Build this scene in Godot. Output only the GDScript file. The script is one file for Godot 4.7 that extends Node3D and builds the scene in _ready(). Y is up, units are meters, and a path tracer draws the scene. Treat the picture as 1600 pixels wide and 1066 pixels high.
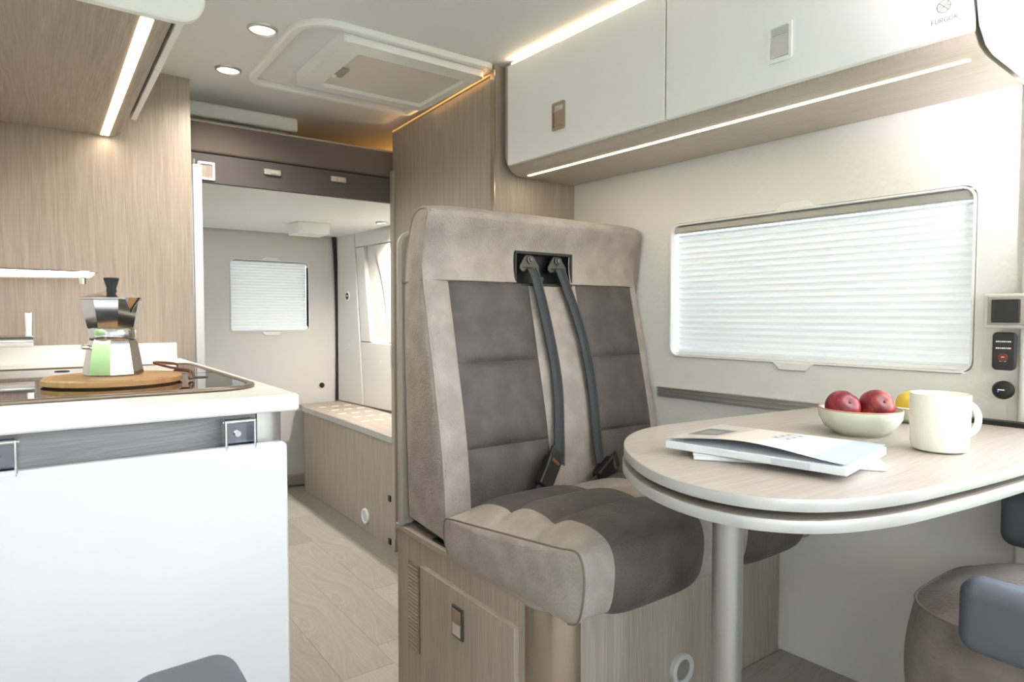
extends Node3D
# Camper van interior seen from the cab towards the rear. x runs to the right wall, -z to the rear doors, y up.

const PLAN := Basis(Vector3(1, 0, 0), Vector3(0, 0, -1), Vector3(0, 1, 0))   # polygon (x, -z) extruded upwards
const ACROSS := Basis(Vector3(0, 0, 1), Vector3(0, 1, 0), Vector3(-1, 0, 0))  # polygon (z, y) extruded towards -x
var FLASH_AT := Vector3(0.60, 1.25, 0.45)
var FLASH_TO := Vector3(1.13, 0.72, -0.11).normalized()
var M := {}
var taken := {}
var WR := Transform3D(Basis(Vector3.UP, 0.04), Vector3(1.8, 0, -0.55))        # the right wall's own axes: x outwards, z forwards

# ---------------------------------------------------------------- mesh builder
class G:
	var v := PackedVector3Array()
	var n := PackedVector3Array()
	var t := PackedVector2Array()
	var i := PackedInt32Array()
	var x := Transform3D.IDENTITY
	var swap := false
	var off := Vector2.ZERO
	func _init(grain := false, o := Vector2.ZERO) -> void:
		swap = grain
		off = o
	func add(p: Vector3, nn: Vector3) -> int:
		var a := nn.abs()
		var uv := Vector2(p.x, p.y)
		if a.y >= a.x and a.y >= a.z:
			uv = Vector2(p.x, p.z)
		elif a.x >= a.z:
			uv = Vector2(p.z, p.y)
		if swap:
			uv = Vector2(uv.y, uv.x)
		v.append(x * p)
		n.append((x.basis * nn).normalized())
		t.append(uv + off)
		return v.size() - 1
	func tri(a: int, b: int, c: int) -> void:
		i.append_array(PackedInt32Array([a, c, b]))
	func four(a: int, b: int, c: int, d: int) -> void:
		tri(a, b, c)
		tri(a, c, d)
	func flat(a: Vector3, b: Vector3, c: Vector3, d: Vector3) -> void:
		var nn := (b - a).cross(d - a).normalized()
		four(add(a, nn), add(b, nn), add(c, nn), add(d, nn))
	func box(c: Vector3, s: Vector3, r := 0.002, k := 1) -> G:
		var h := s * 0.5
		r = minf(maxf(r, 0.0002), minf(h.x, minf(h.y, h.z)) * 0.9)
		for axis in 3:
			var b := (axis + 1) % 3
			var d := (axis + 2) % 3
			for sgn in [-1.0, 1.0]:
				var pb := PackedFloat32Array()
				var pd := PackedFloat32Array()
				for q in k + 1:
					pb.append(-h[b] + r * q / k)
					pd.append(-h[d] + r * q / k)
				for q in k + 1:
					pb.append(h[b] - r + r * q / k)
					pd.append(h[d] - r + r * q / k)
				var m := pb.size()
				var first := v.size()
				for e in m:
					for f in m:
						var p := Vector3.ZERO
						p[axis] = h[axis] * sgn
						p[b] = pb[e]
						p[d] = pd[f]
						var inner := p.clamp(-h + Vector3(r, r, r), h - Vector3(r, r, r))
						var dir := (p - inner).normalized()
						add(c + inner + dir * r, dir)
				for e in m - 1:
					for f in m - 1:
						var a0 := first + e * m + f
						if sgn > 0:
							four(a0, a0 + m, a0 + m + 1, a0 + 1)
						else:
							four(a0, a0 + 1, a0 + m + 1, a0 + m)
		return self
	func prism(poly: PackedVector2Array, z0: float, z1: float, bev := 0.0015) -> G:
		if Geometry2D.is_polygon_clockwise(poly):
			poly = poly.duplicate()
			poly.reverse()
		var m := poly.size()
		var en := PackedVector2Array()
		for q in m:
			var e := (poly[(q + 1) % m] - poly[q]).normalized()
			en.append(Vector2(e.y, -e.x))
		var inset := PackedVector2Array()
		for q in m:
			var n1 := en[(q + m - 1) % m]
			var n2 := en[q]
			inset.append(poly[q] - (n1 + n2) * bev / maxf(0.4, 1.0 + n1.dot(n2)))
		for q in m:
			var r := (q + 1) % m
			var na := en[q]
			var nb := en[q]
			var prev := en[(q + m - 1) % m]
			var next := en[r]
			if prev.dot(na) > 0.8:
				na = (prev + en[q]).normalized()
			if next.dot(nb) > 0.8:
				nb = (next + en[q]).normalized()
			var a3 := Vector3(na.x, na.y, 0)
			var b3 := Vector3(nb.x, nb.y, 0)
			var pa := poly[q]
			var pb := poly[r]
			var ia := inset[q]
			var ib := inset[r]
			four(add(Vector3(pa.x, pa.y, z0 + bev), a3), add(Vector3(pb.x, pb.y, z0 + bev), b3), add(Vector3(pb.x, pb.y, z1 - bev), b3), add(Vector3(pa.x, pa.y, z1 - bev), a3))
			if bev > 0.0:
				var ua := (a3 + Vector3(0, 0, 1)).normalized()
				var ub := (b3 + Vector3(0, 0, 1)).normalized()
				four(add(Vector3(pa.x, pa.y, z1 - bev), ua), add(Vector3(pb.x, pb.y, z1 - bev), ub), add(Vector3(ib.x, ib.y, z1), ub), add(Vector3(ia.x, ia.y, z1), ua))
				ua = (a3 - Vector3(0, 0, 1)).normalized()
				ub = (b3 - Vector3(0, 0, 1)).normalized()
				four(add(Vector3(ia.x, ia.y, z0), ua), add(Vector3(ib.x, ib.y, z0), ub), add(Vector3(pb.x, pb.y, z0 + bev), ub), add(Vector3(pa.x, pa.y, z0 + bev), ua))
		var tris := Geometry2D.triangulate_polygon(inset)
		for q in range(0, tris.size(), 3):
			var A := inset[tris[q]]
			var B := inset[tris[q + 1]]
			var C := inset[tris[q + 2]]
			if (B - A).cross(C - A) < 0:
				var D := B
				B = C
				C = D
			tri(add(Vector3(A.x, A.y, z1), Vector3(0, 0, 1)), add(Vector3(B.x, B.y, z1), Vector3(0, 0, 1)), add(Vector3(C.x, C.y, z1), Vector3(0, 0, 1)))
			tri(add(Vector3(A.x, A.y, z0), Vector3(0, 0, -1)), add(Vector3(C.x, C.y, z0), Vector3(0, 0, -1)), add(Vector3(B.x, B.y, z0), Vector3(0, 0, -1)))
		return self
	func lathe(prof: Array, seg := 32, facets := false, turn := 0.0) -> G:
		var m := prof.size()
		var en := []
		for q in m - 1:
			var e: Vector2 = (prof[q + 1] - prof[q]).normalized()
			en.append(Vector2(e.y, -e.x))
		for q in m - 1:
			var na: Vector2 = en[q]
			var nb: Vector2 = en[q]
			if q > 0 and en[q - 1].dot(na) > 0.75:
				na = (en[q - 1] + na).normalized()
			if q < m - 2 and en[q + 1].dot(nb) > 0.75:
				nb = (en[q + 1] + nb).normalized()
			for k in seg:
				var a0 := TAU * k / seg + turn
				var a1 := TAU * (k + 1) / seg + turn
				var am := (a0 + a1) * 0.5
				var d0 := Vector3(cos(a0), 0, sin(a0))
				var d1 := Vector3(cos(a1), 0, sin(a1))
				var s0 := d0
				var s1 := d1
				if facets:
					s0 = Vector3(cos(am), 0, sin(am))
					s1 = s0
				var p: Vector2 = prof[q]
				var r: Vector2 = prof[q + 1]
				var up := Vector3.UP
				four(add(d0 * p.x + up * p.y, s0 * na.x + up * na.y), add(d0 * r.x + up * r.y, s0 * nb.x + up * nb.y), add(d1 * r.x + up * r.y, s1 * nb.x + up * nb.y), add(d1 * p.x + up * p.y, s1 * na.x + up * na.y))
		return self
	func sweep(path: Array, sec: PackedVector2Array, side: Vector3, closed := false, smooth := true) -> G:
		# section in (side, across) axes, carried along the path
		var m := path.size()
		var k := sec.size()
		var A := side
		var base := v.size()
		for q in m:
			var T: Vector3
			if closed:
				T = (path[(q + 1) % m] - path[(q + m - 1) % m]).normalized()
			else:
				T = (path[mini(q + 1, m - 1)] - path[maxi(q - 1, 0)]).normalized()
			A = (A - T * A.dot(T)).normalized()
			var B := T.cross(A)
			for e in k:
				var s0: Vector2 = sec[e]
				var e0: Vector2 = (sec[(e + 1) % k] - sec[e]).normalized()
				var e9: Vector2 = (sec[e] - sec[(e + k - 1) % k]).normalized()
				var n0 := Vector2(e0.y, -e0.x)
				var n9 := Vector2(e9.y, -e9.x)
				if smooth:
					n0 = (n0 + n9).normalized()
					n9 = n0
				var P: Vector3 = path[q] + A * s0.x + B * s0.y
				add(P, A * n9.x + B * n9.y)
				add(P, A * n0.x + B * n0.y)
		var rings := m if closed else m - 1
		for q in rings:
			var r := (q + 1) % m
			for e in k:
				var f := (e + 1) % k
				four(base + (q * k + e) * 2 + 1, base + (q * k + f) * 2, base + (r * k + f) * 2, base + (r * k + e) * 2 + 1)
		if not closed:
			for q in [0, m - 1]:
				var sgn := -1.0 if q == 0 else 1.0
				var T2: Vector3 = (path[1] - path[0]).normalized() if q == 0 else (path[m - 1] - path[m - 2]).normalized()
				var c := Vector3.ZERO
				for e in k:
					c += v[base + (q * k + e) * 2]
				c = x.affine_inverse() * (c / k)
				var ci := add(c, T2 * sgn)
				for e in k:
					var p0 := x.affine_inverse() * v[base + (q * k + e) * 2]
					var p1 := x.affine_inverse() * v[base + (q * k + (e + 1) % k) * 2]
					if sgn > 0:
						tri(ci, add(p0, T2), add(p1, T2))
					else:
						tri(ci, add(p1, -T2), add(p0, -T2))
		return self
	func tube(path: Array, r: float, seg := 10, closed := false) -> G:
		var T: Vector3 = (path[1] - path[0]).normalized()
		var s := Vector3.UP if absf(T.y) < 0.9 else Vector3.RIGHT
		var sec := PackedVector2Array()
		for e in seg:
			sec.append(Vector2(cos(TAU * e / seg), sin(TAU * e / seg)) * r)
		return sweep(path, sec, s, closed)
	func patch(fn: Callable, nu: int, nv: int, skip = null) -> G:
		# smooth grid; u to the right and v upwards seen from outside
		var base := v.size()
		var pts := PackedVector3Array()
		for b in nv + 1:
			for a in nu + 1:
				pts.append(fn.call(float(a) / nu, float(b) / nv))
		var nn := PackedVector3Array()
		nn.resize(pts.size())
		for b in nv:
			for a in nu:
				var p := b * (nu + 1) + a
				var f := (pts[p + 1] - pts[p]).cross(pts[p + nu + 1] - pts[p]) + (pts[p + nu + 1] - pts[p + nu + 2]).cross(pts[p + 1] - pts[p + nu + 2])
				for q in [p, p + 1, p + nu + 1, p + nu + 2]:
					nn[q] += f
		for q in pts.size():
			add(pts[q], nn[q].normalized() if nn[q].length() > 0.0 else Vector3.UP)
		for b in nv:
			for a in nu:
				var p := b * (nu + 1) + a
				if skip != null and skip.call((pts[p] + pts[p + nu + 2]) * 0.5):
					continue
				four(base + p, base + p + 1, base + p + nu + 2, base + p + nu + 1)
		return self
	func mesh() -> ArrayMesh:
		var arr := []
		arr.resize(Mesh.ARRAY_MAX)
		arr[Mesh.ARRAY_VERTEX] = v
		arr[Mesh.ARRAY_NORMAL] = n
		arr[Mesh.ARRAY_TEX_UV] = t
		arr[Mesh.ARRAY_INDEX] = i
		var am := ArrayMesh.new()
		am.add_surface_from_arrays(Mesh.PRIMITIVE_TRIANGLES, arr)
		return am

static func rounded(x0: float, y0: float, x1: float, y1: float, r, k := 6) -> PackedVector2Array:
	# r: one radius or four (x0y0, x1y0, x1y1, x0y1)
	var rs: Array = r if r is Array else [r, r, r, r]
	var out := PackedVector2Array()
	var cs := [Vector2(x0, y0), Vector2(x1, y0), Vector2(x1, y1), Vector2(x0, y1)]
	var sg := [Vector2(1, 1), Vector2(-1, 1), Vector2(-1, -1), Vector2(1, -1)]
	for q in 4:
		var rr: float = rs[q]
		if rr <= 0.0:
			out.append(cs[q])
			continue
		var c: Vector2 = cs[q] + sg[q] * rr
		for e in k + 1:
			var a := PI + q * PI / 2 + PI / 2 * e / k
			out.append(c + Vector2(cos(a), sin(a)) * rr)
	return out

static func circle(c: Vector2, r: float, k := 24) -> PackedVector2Array:
	var out := PackedVector2Array()
	for e in k:
		out.append(c + Vector2(cos(TAU * e / k), sin(TAU * e / k)) * r)
	return out

static func spline(pts: Array, per := 6) -> Array:
	var out := []
	var m := pts.size()
	for q in m - 1:
		var a = pts[maxi(q - 1, 0)]
		var b = pts[q]
		var c = pts[q + 1]
		var d = pts[mini(q + 2, m - 1)]
		for e in per:
			var s := float(e) / per
			out.append((b * 2.0 + (c - a) * s + (a * 2.0 - b * 5.0 + c * 4.0 - d) * s * s + (b * 3.0 - a - c * 3.0 + d) * s * s * s) * 0.5)
	out.append(pts[m - 1])
	return out

static func at_len(path: Array, s: float):
	# point at fraction s of the polyline's points
	var f := clampf(s, 0.0, 1.0) * (path.size() - 1)
	var k := mini(int(f), path.size() - 2)
	return path[k].lerp(path[k + 1], f - k)

# ---------------------------------------------------------------- nodes
func numbered(called: String) -> String:
	var c: int = taken.get(called, 0)
	taken[called] = c + 1
	return called if c == 0 else "%s_%03d" % [called, c]

func obj(called: String, g, m: Material, parent: Node = self, at := Transform3D.IDENTITY) -> MeshInstance3D:
	var o := MeshInstance3D.new()
	o.name = numbered(called) if parent == self else called
	o.mesh = g.mesh() if g is G else g
	o.material_override = m
	o.transform = at
	parent.add_child(o, true)
	return o

func thing(called: String, label: String, category: String, at := Transform3D.IDENTITY, group := "") -> Node3D:
	var o := Node3D.new()
	o.name = numbered(called)
	o.transform = at
	add_child(o, true)
	return tag(o, label, category, group)

func tag(o: Node3D, label: String, category: String, group := "", kind := "") -> Node3D:
	o.set_meta("label", label)
	o.set_meta("category", category)
	if group:
		o.set_meta("group", group)
	if kind:
		o.set_meta("kind", kind)
	return o

func struct(called: String, g, m: Material, label: String, category: String, at := Transform3D.IDENTITY) -> MeshInstance3D:
	var o := obj(called, g, m, self, at)
	tag(o, label, category, "", "structure")
	return o

func P(x: float, y: float, z: float) -> Transform3D:
	return Transform3D(Basis.IDENTITY, Vector3(x, y, z))

func wood(s := 0.0, along := false) -> G:
	return G.new(along, Vector2(s * 0.37, s * 0.71))

# ---------------------------------------------------------------- materials
func mat(key: String, c: Color, rough := 0.5, metal := 0.0) -> StandardMaterial3D:
	var m := StandardMaterial3D.new()
	m.resource_name = key
	m.albedo_color = c
	m.roughness = rough
	m.metallic = metal
	M[key] = m
	return m

func c8(r: int, g: int, b: int) -> Color:
	return Color8(r, g, b)

func noise_tex(freq: float, a: Color, b: Color, seed_: int, size := 512, oct := 4) -> NoiseTexture2D:
	var f := FastNoiseLite.new()
	f.seed = seed_
	f.frequency = freq
	f.fractal_octaves = oct
	var t := NoiseTexture2D.new()
	t.width = size
	t.height = size
	t.seamless = true
	t.noise = f
	var gr := Gradient.new()
	gr.offsets = PackedFloat32Array([0.2, 0.8])
	gr.colors = PackedColorArray([a, b])
	t.color_ramp = gr
	return t

func bump_tex(freq: float, strength: float, seed_: int, size := 256) -> NoiseTexture2D:
	var f := FastNoiseLite.new()
	f.seed = seed_
	f.frequency = freq
	f.fractal_octaves = 3
	var t := NoiseTexture2D.new()
	t.width = size
	t.height = size
	t.seamless = true
	t.as_normal_map = true
	t.bump_strength = strength
	t.noise = f
	return t

func grain_value(n1: FastNoiseLite, n2: FastNoiseLite, u: float, w: float, fine: float, wave: float) -> float:
	# u across the grain, w along it, in metres
	var bend := n2.get_noise_2d(u * 4.0, w * 1.4) * wave
	var a := n1.get_noise_2d(u * 420.0 + bend * 6.0, w * 5.0)
	var b := n1.get_noise_2d(u * 130.0 + bend * 4.0 + 900.0, w * 2.0)
	var c := n1.get_noise_2d(u * 34.0 + bend + 300.0, w * 1.0)
	return a * fine + b * 0.38 + c * 0.25

func wood_tex(dark: Color, light: Color, seed_: int, fine: float, wave: float) -> ImageTexture:
	var n1 := FastNoiseLite.new()
	n1.seed = seed_
	n1.frequency = 1.0
	n1.fractal_octaves = 2
	var n2 := FastNoiseLite.new()
	n2.seed = seed_ + 7
	n2.frequency = 1.0
	n2.fractal_octaves = 2
	var W := 768
	var H := 320
	var im := Image.create(W, H, false, Image.FORMAT_RGB8)
	for yy in H:
		var w := float(yy) / H
		var ky := clampf((w - 0.85) / 0.15, 0.0, 1.0)
		for xx in W:
			var u := float(xx) / W
			var val := grain_value(n1, n2, u, w, fine, wave)
			var kx := clampf((u - 0.9) / 0.1, 0.0, 1.0)
			if kx > 0.0:
				val = lerpf(val, grain_value(n1, n2, u - 1.0, w, fine, wave), kx)
			if ky > 0.0:
				val = lerpf(val, grain_value(n1, n2, u, w - 1.0, fine, wave), ky)
			im.set_pixel(xx, yy, dark.lerp(light, clampf(0.5 + val * 0.55, 0.0, 1.0)))
	return ImageTexture.create_from_image(im)

func make_materials() -> void:
	var wt := wood_tex(c8(140, 127, 114), c8(188, 176, 162), 11, 0.6, 0.4)
	var wm := mat("taupe_wood", Color.WHITE, 0.5)
	wm.albedo_texture = wt
	var wl := mat("table_wood", Color.WHITE, 0.42)
	wl.albedo_texture = wood_tex(c8(146, 136, 126), c8(182, 172, 161), 31, 0.6, 0.7)
	var lw := mat("locker_wood", c8(255, 254, 252), 0.42)
	lw.albedo_texture = wood_tex(c8(170, 160, 149), c8(204, 195, 184), 31, 0.6, 0.7)
	var wg := mat("grey_wood", Color.WHITE, 0.45)
	wg.albedo_texture = wood_tex(c8(102, 104, 104), c8(150, 151, 150), 51, 0.6, 2.0)
	var ft := wood_tex(c8(150, 145, 136), c8(192, 187, 178), 71, 0.45, 3.0)
	for k in 4:
		var f := mat("floor_%d" % k, [c8(255, 255, 255), c8(240, 238, 233), c8(226, 223, 216), c8(247, 243, 234)][k], 0.5)
		f.albedo_texture = ft
	mat("white", c8(240, 240, 240), 0.3).clearcoat_enabled = true
	mat("matt_white", c8(236, 236, 235), 0.5)
	mat("worktop", c8(240, 238, 233), 0.35)
	mat("flap", c8(216, 217, 220), 0.35)
	var wall := mat("wall", c8(226, 224, 220), 0.7)
	wall.normal_enabled = true
	wall.normal_texture = bump_tex(0.05, 2.0, 3)
	wall.normal_scale = 0.25
	wall.uv1_scale = Vector3(6, 6, 6)
	mat("ceiling", c8(226, 226, 226), 0.7)
	mat("rear_panel", c8(214, 211, 207), 0.65)
	mat("reveal", c8(165, 158, 147), 0.7)
	var be := mat("beige_hide", Color.WHITE, 0.62)
	be.albedo_texture = noise_tex(0.008, c8(147, 137, 128), c8(163, 153, 144), 5)
	var dk := mat("dark_hide", Color.WHITE, 0.6)
	dk.albedo_texture = noise_tex(0.008, c8(72, 64, 60), c8(85, 77, 72), 8)
	var ch := mat("chair_hide", Color.WHITE, 0.6)
	ch.albedo_texture = noise_tex(0.008, c8(112, 101, 93), c8(128, 117, 108), 15)
	for m in [be, dk, ch]:
		m.uv1_scale = Vector3(2.2, 2.2, 2.2)
		m.normal_enabled = true
		m.normal_texture = bump_tex(0.2, 3.0, 9)
		m.normal_scale = 0.25
		m.rim_enabled = true
		m.rim = 0.1
	mat("stitch", c8(176, 165, 152), 0.8)
	mat("seam", c8(112, 102, 93), 0.8)
	var web := mat("webbing", c8(60, 62, 66), 0.55)
	mat("black", c8(20, 20, 21), 0.45)
	mat("soft_black", c8(34, 34, 36), 0.6)
	mat("dark_metal", c8(92, 88, 82), 0.4, 0.6)
	mat("chrome", c8(232, 232, 235), 0.07, 1.0)
	var alu := mat("aluminium", c8(196, 194, 190), 0.34, 0.85)
	mat("polished_aluminium", c8(214, 214, 216), 0.16, 1.0)
	var be2 := mat("edge_band", c8(190, 188, 185), 0.36, 0.4)
	mat("leg_silver", c8(178, 176, 172), 0.4, 0.75)
	mat("hinge_metal", c8(126, 128, 136), 0.18, 1.0)
	mat("nickel", c8(186, 170, 152), 0.25, 0.9)
	mat("mattress_cloth", c8(112, 101, 95), 0.9)
	mat("bed_panel", c8(88, 82, 79), 0.7)
	mat("glass_lid", c8(26, 22, 20), 0.03)
	mat("lid_rim", c8(120, 104, 88), 0.3, 0.5)
	var board := mat("board", Color.WHITE, 0.55)
	board.albedo_texture = wood_tex(c8(140, 98, 58), c8(206, 162, 108), 91, 0.35, 3.0)
	mat("leather_cord", c8(106, 66, 42), 0.7)
	mat("cream", c8(243, 240, 226), 0.22)
	mat("celadon", c8(214, 218, 200), 0.2)
	mat("bowl_rim", c8(190, 140, 120), 0.35)
	for k in 2:
		var fr := mat("fruit_%d" % k, Color.WHITE, 0.38)
		fr.albedo_texture = noise_tex(0.008, [c8(96, 12, 28), c8(104, 14, 28)][k], [c8(146, 40, 52), c8(190, 84, 62)][k], 21 + k * 4, 256, 5)
		fr.uv1_scale = Vector3(9, 9, 9)
	mat("lemon", c8(232, 196, 66), 0.45)
	mat("stem", c8(86, 62, 40), 0.8)
	mat("paper", c8(232, 234, 240), 0.6)
	mat("print_grey", c8(120, 118, 117), 0.5)
	mat("spine_print", c8(205, 208, 216), 0.5)
	mat("plastic_grey", c8(86, 90, 98), 0.6)
	mat("plastic_light", c8(198, 196, 192), 0.5)
	mat("rubber", c8(30, 30, 32), 0.7)
	var bl := mat("pleated_cloth", c8(244, 244, 244), 0.75)
	bl.backlight_enabled = true
	bl.backlight = Color(0.6, 0.6, 0.6)
	var gl := mat("pane", Color(0.92, 0.96, 1.0, 0.1), 0.02)
	gl.transparency = BaseMaterial3D.TRANSPARENCY_ALPHA
	var gt := mat("green_glass", Color(0.72, 0.86, 0.82, 0.25), 0.03)
	gt.transparency = BaseMaterial3D.TRANSPARENCY_ALPHA
	mat("red_sign", c8(110, 34, 36), 0.4)
	mat("grass", c8(96, 122, 52), 0.9)
	var hd := mat("leaf", c8(130, 142, 98), 0.8)
	hd.albedo_texture = noise_tex(0.03, c8(170, 190, 150), c8(255, 255, 225), 41, 256)
	mat("brick_paint", c8(122, 62, 36), 0.8)
	for e in [["led", Color(1.0, 0.93, 0.80), 5.0], ["led_warm", Color(1.0, 0.78, 0.48), 0.35], ["bulb", Color(1.0, 0.95, 0.86), 6.0], ["blue_light", Color(0.25, 0.35, 1.0), 1.5], ["print_light", Color(0.9, 0.9, 0.92), 0.35]]:
		var em := mat(e[0], e[1] * 0.9, 0.4)
		em.emission_enabled = true
		em.emission = e[1]
		em.emission_energy_multiplier = e[2]
	# fly screen of the roof hatch: fine diamond weave
	var sc := Image.create(64, 64, false, Image.FORMAT_RGB8)
	for yy in 64:
		for xx in 64:
			var d := absf(fposmod(xx / 16.0 + yy / 16.0, 1.0) - 0.5) + absf(fposmod(xx / 16.0 - yy / 16.0, 1.0) - 0.5)
			sc.set_pixel(xx, yy, c8(205, 198, 186).lerp(c8(234, 230, 222), clampf(d, 0.0, 1.0)))
	var scm := mat("fly_screen", Color.WHITE, 0.7)
	scm.albedo_texture = ImageTexture.create_from_image(sc)
	scm.uv1_scale = Vector3(22, 22, 22)
	# printed cover of the brochure
	var cv := Image.create(256, 360, false, Image.FORMAT_RGB8)
	cv.fill(c8(208, 212, 218))
	cv.fill_rect(Rect2i(0, 0, 256, 96), c8(176, 164, 152))
	cv.fill_rect(Rect2i(70, 10, 110, 70), c8(84, 80, 78))
	cv.fill_rect(Rect2i(96, 24, 50, 40), c8(120, 114, 108))
	cv.fill_rect(Rect2i(0, 96, 256, 90), c8(206, 192, 178))
	for k in 3:
		cv.fill_rect(Rect2i(128 + k * 36, 176, 22, 34), c8(96, 98, 102))
		cv.fill_rect(Rect2i(134 + k * 36, 184, 10, 18), c8(218, 220, 224))
	cv.fill_rect(Rect2i(0, 300, 256, 60), c8(168, 180, 196))
	var cm := mat("cover_print", Color.WHITE, 0.35)
	cm.albedo_texture = ImageTexture.create_from_image(cv)

# ---------------------------------------------------------------- lights
func area(called: String, at: Transform3D, size: Vector2, c: Color, e: float) -> void:
	var l := AreaLight3D.new()
	l.name = called
	l.transform = at
	l.area_size = size
	l.light_color = c
	l.light_energy = e
	l.shadow_enabled = true
	l.area_range = 12.0
	add_child(l, true)

func spot(called: String, at: Vector3, c: Color, e: float, r: float, ang := 75.0) -> void:
	var l := SpotLight3D.new()
	l.name = called
	l.position = at
	l.rotation_degrees.x = -90
	l.light_color = c
	l.light_energy = e
	l.light_size = r
	l.spot_angle = ang
	l.spot_range = 8.0
	l.spot_attenuation = 2.0
	l.shadow_enabled = true
	add_child(l, true)

func facing(at: Vector3, towards: Vector3) -> Transform3D:
	var up := Vector3.UP if absf(towards.normalized().y) < 0.95 else Vector3.BACK
	return Transform3D(Basis.looking_at(towards, up), at)

func _ready() -> void:
	# camera
	var cam := Camera3D.new()
	cam.name = "camera"
	cam.position = Vector3(0, 1.15, 0)
	cam.rotation_degrees = Vector3(-2.27, -36.26, 0)
	cam.fov = 55.75
	cam.near = 0.05
	cam.current = true
	add_child(cam)
	# sky and exposure
	var we := WorldEnvironment.new()
	var env := Environment.new()
	env.background_mode = Environment.BG_SKY
	var sky := Sky.new()
	var sm := ProceduralSkyMaterial.new()
	sm.sky_top_color = Color(0.80, 0.86, 0.93)
	sm.sky_horizon_color = Color(0.93, 0.95, 0.97)
	sm.ground_bottom_color = Color(0.45, 0.45, 0.42)
	sm.ground_horizon_color = Color(0.75, 0.76, 0.75)
	sm.sky_energy_multiplier = 3.2
	sm.ground_energy_multiplier = 0.9
	sky.sky_material = sm
	env.sky = sky
	env.tonemap_mode = Environment.TONE_MAPPER_LINEAR
	env.tonemap_exposure = 1.18
	env.sdfgi_enabled = true
	env.ssao_enabled = true
	env.ssil_enabled = true
	we.environment = env
	add_child(we)
	# daylight in the cab's glazing: windscreen and the window of the left cab door
	area("windscreen_daylight", facing(Vector3(0.85, 1.52, 1.62), Vector3(0, -0.12, -1)), Vector2(1.5, 0.4), Color(1.0, 0.99, 0.98), 0.06)
	area("cab_window_daylight", facing(Vector3(-0.16, 1.45, 0.85), Vector3(1, -0.1, -0.25)), Vector2(0.8, 0.5), Color(1.0, 0.99, 0.98), 0.35)
	# the photographer's flash, turned up to the ceiling beside the camera
	var fl := SpotLight3D.new()
	fl.name = "flash_beam"
	fl.transform = facing(FLASH_AT + FLASH_TO * 0.012, FLASH_TO)
	fl.light_color = Color(1.0, 0.975, 0.985)
	fl.light_energy = 18.0
	fl.light_size = 0.05
	fl.spot_angle = 48.0
	fl.spot_range = 8.0
	fl.spot_attenuation = 2.0
	fl.shadow_enabled = true
	add_child(fl)
	make_materials()
	build_shell()
	build_rear()
	build_kitchen()
	build_bench_seat()
	build_right_cabinets()
	build_table()
	build_cab()
	build_flash()

# ---------------------------------------------------------------- shell
func csg_wall(called: String, size: Vector3, c: Vector3, holes: Array, m: Material, label: String, at := Transform3D.IDENTITY) -> CSGBox3D:
	# holes: polygons in the wall's (z, y) plane, cut through along x; for walls across the van use turn in «at»
	var w := CSGBox3D.new()
	w.name = numbered(called)
	w.size = size
	w.transform = at * Transform3D(Basis.IDENTITY, c)
	w.material = m
	for h in holes:
		var p := CSGPolygon3D.new()
		p.name = "opening"
		var pts := PackedVector2Array()
		for q in h:
			pts.append(q - Vector2(c.z, c.y))
		p.polygon = pts
		p.depth = size.x * 3.0
		p.operation = CSGShape3D.OPERATION_SUBTRACTION
		p.transform = Transform3D(ACROSS, Vector3(-size.x * 1.5, 0, 0))
		p.material = m
		w.add_child(p, true)
	add_child(w, true)
	tag(w, label, "wall", "", "structure")
	return w

func ring(g: G, outer: PackedVector2Array, inner: PackedVector2Array, z0: float, z1: float) -> G:
	# frame between two outlines with the same number of points (counter-clockwise)
	var m := outer.size()
	for q in m:
		var r := (q + 1) % m
		var oa := outer[q]
		var ob := outer[r]
		var ia := inner[q]
		var ib := inner[r]
		g.flat(Vector3(oa.x, oa.y, z1), Vector3(ob.x, ob.y, z1), Vector3(ib.x, ib.y, z1), Vector3(ia.x, ia.y, z1))
		g.flat(Vector3(oa.x, oa.y, z0), Vector3(ob.x, ob.y, z0), Vector3(ob.x, ob.y, z1), Vector3(oa.x, oa.y, z1))
		g.flat(Vector3(ib.x, ib.y, z0), Vector3(ia.x, ia.y, z0), Vector3(ia.x, ia.y, z1), Vector3(ib.x, ib.y, z1))
		g.flat(Vector3(ob.x, ob.y, z0), Vector3(oa.x, oa.y, z0), Vector3(ia.x, ia.y, z0), Vector3(ib.x, ib.y, z0))
	return g

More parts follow.
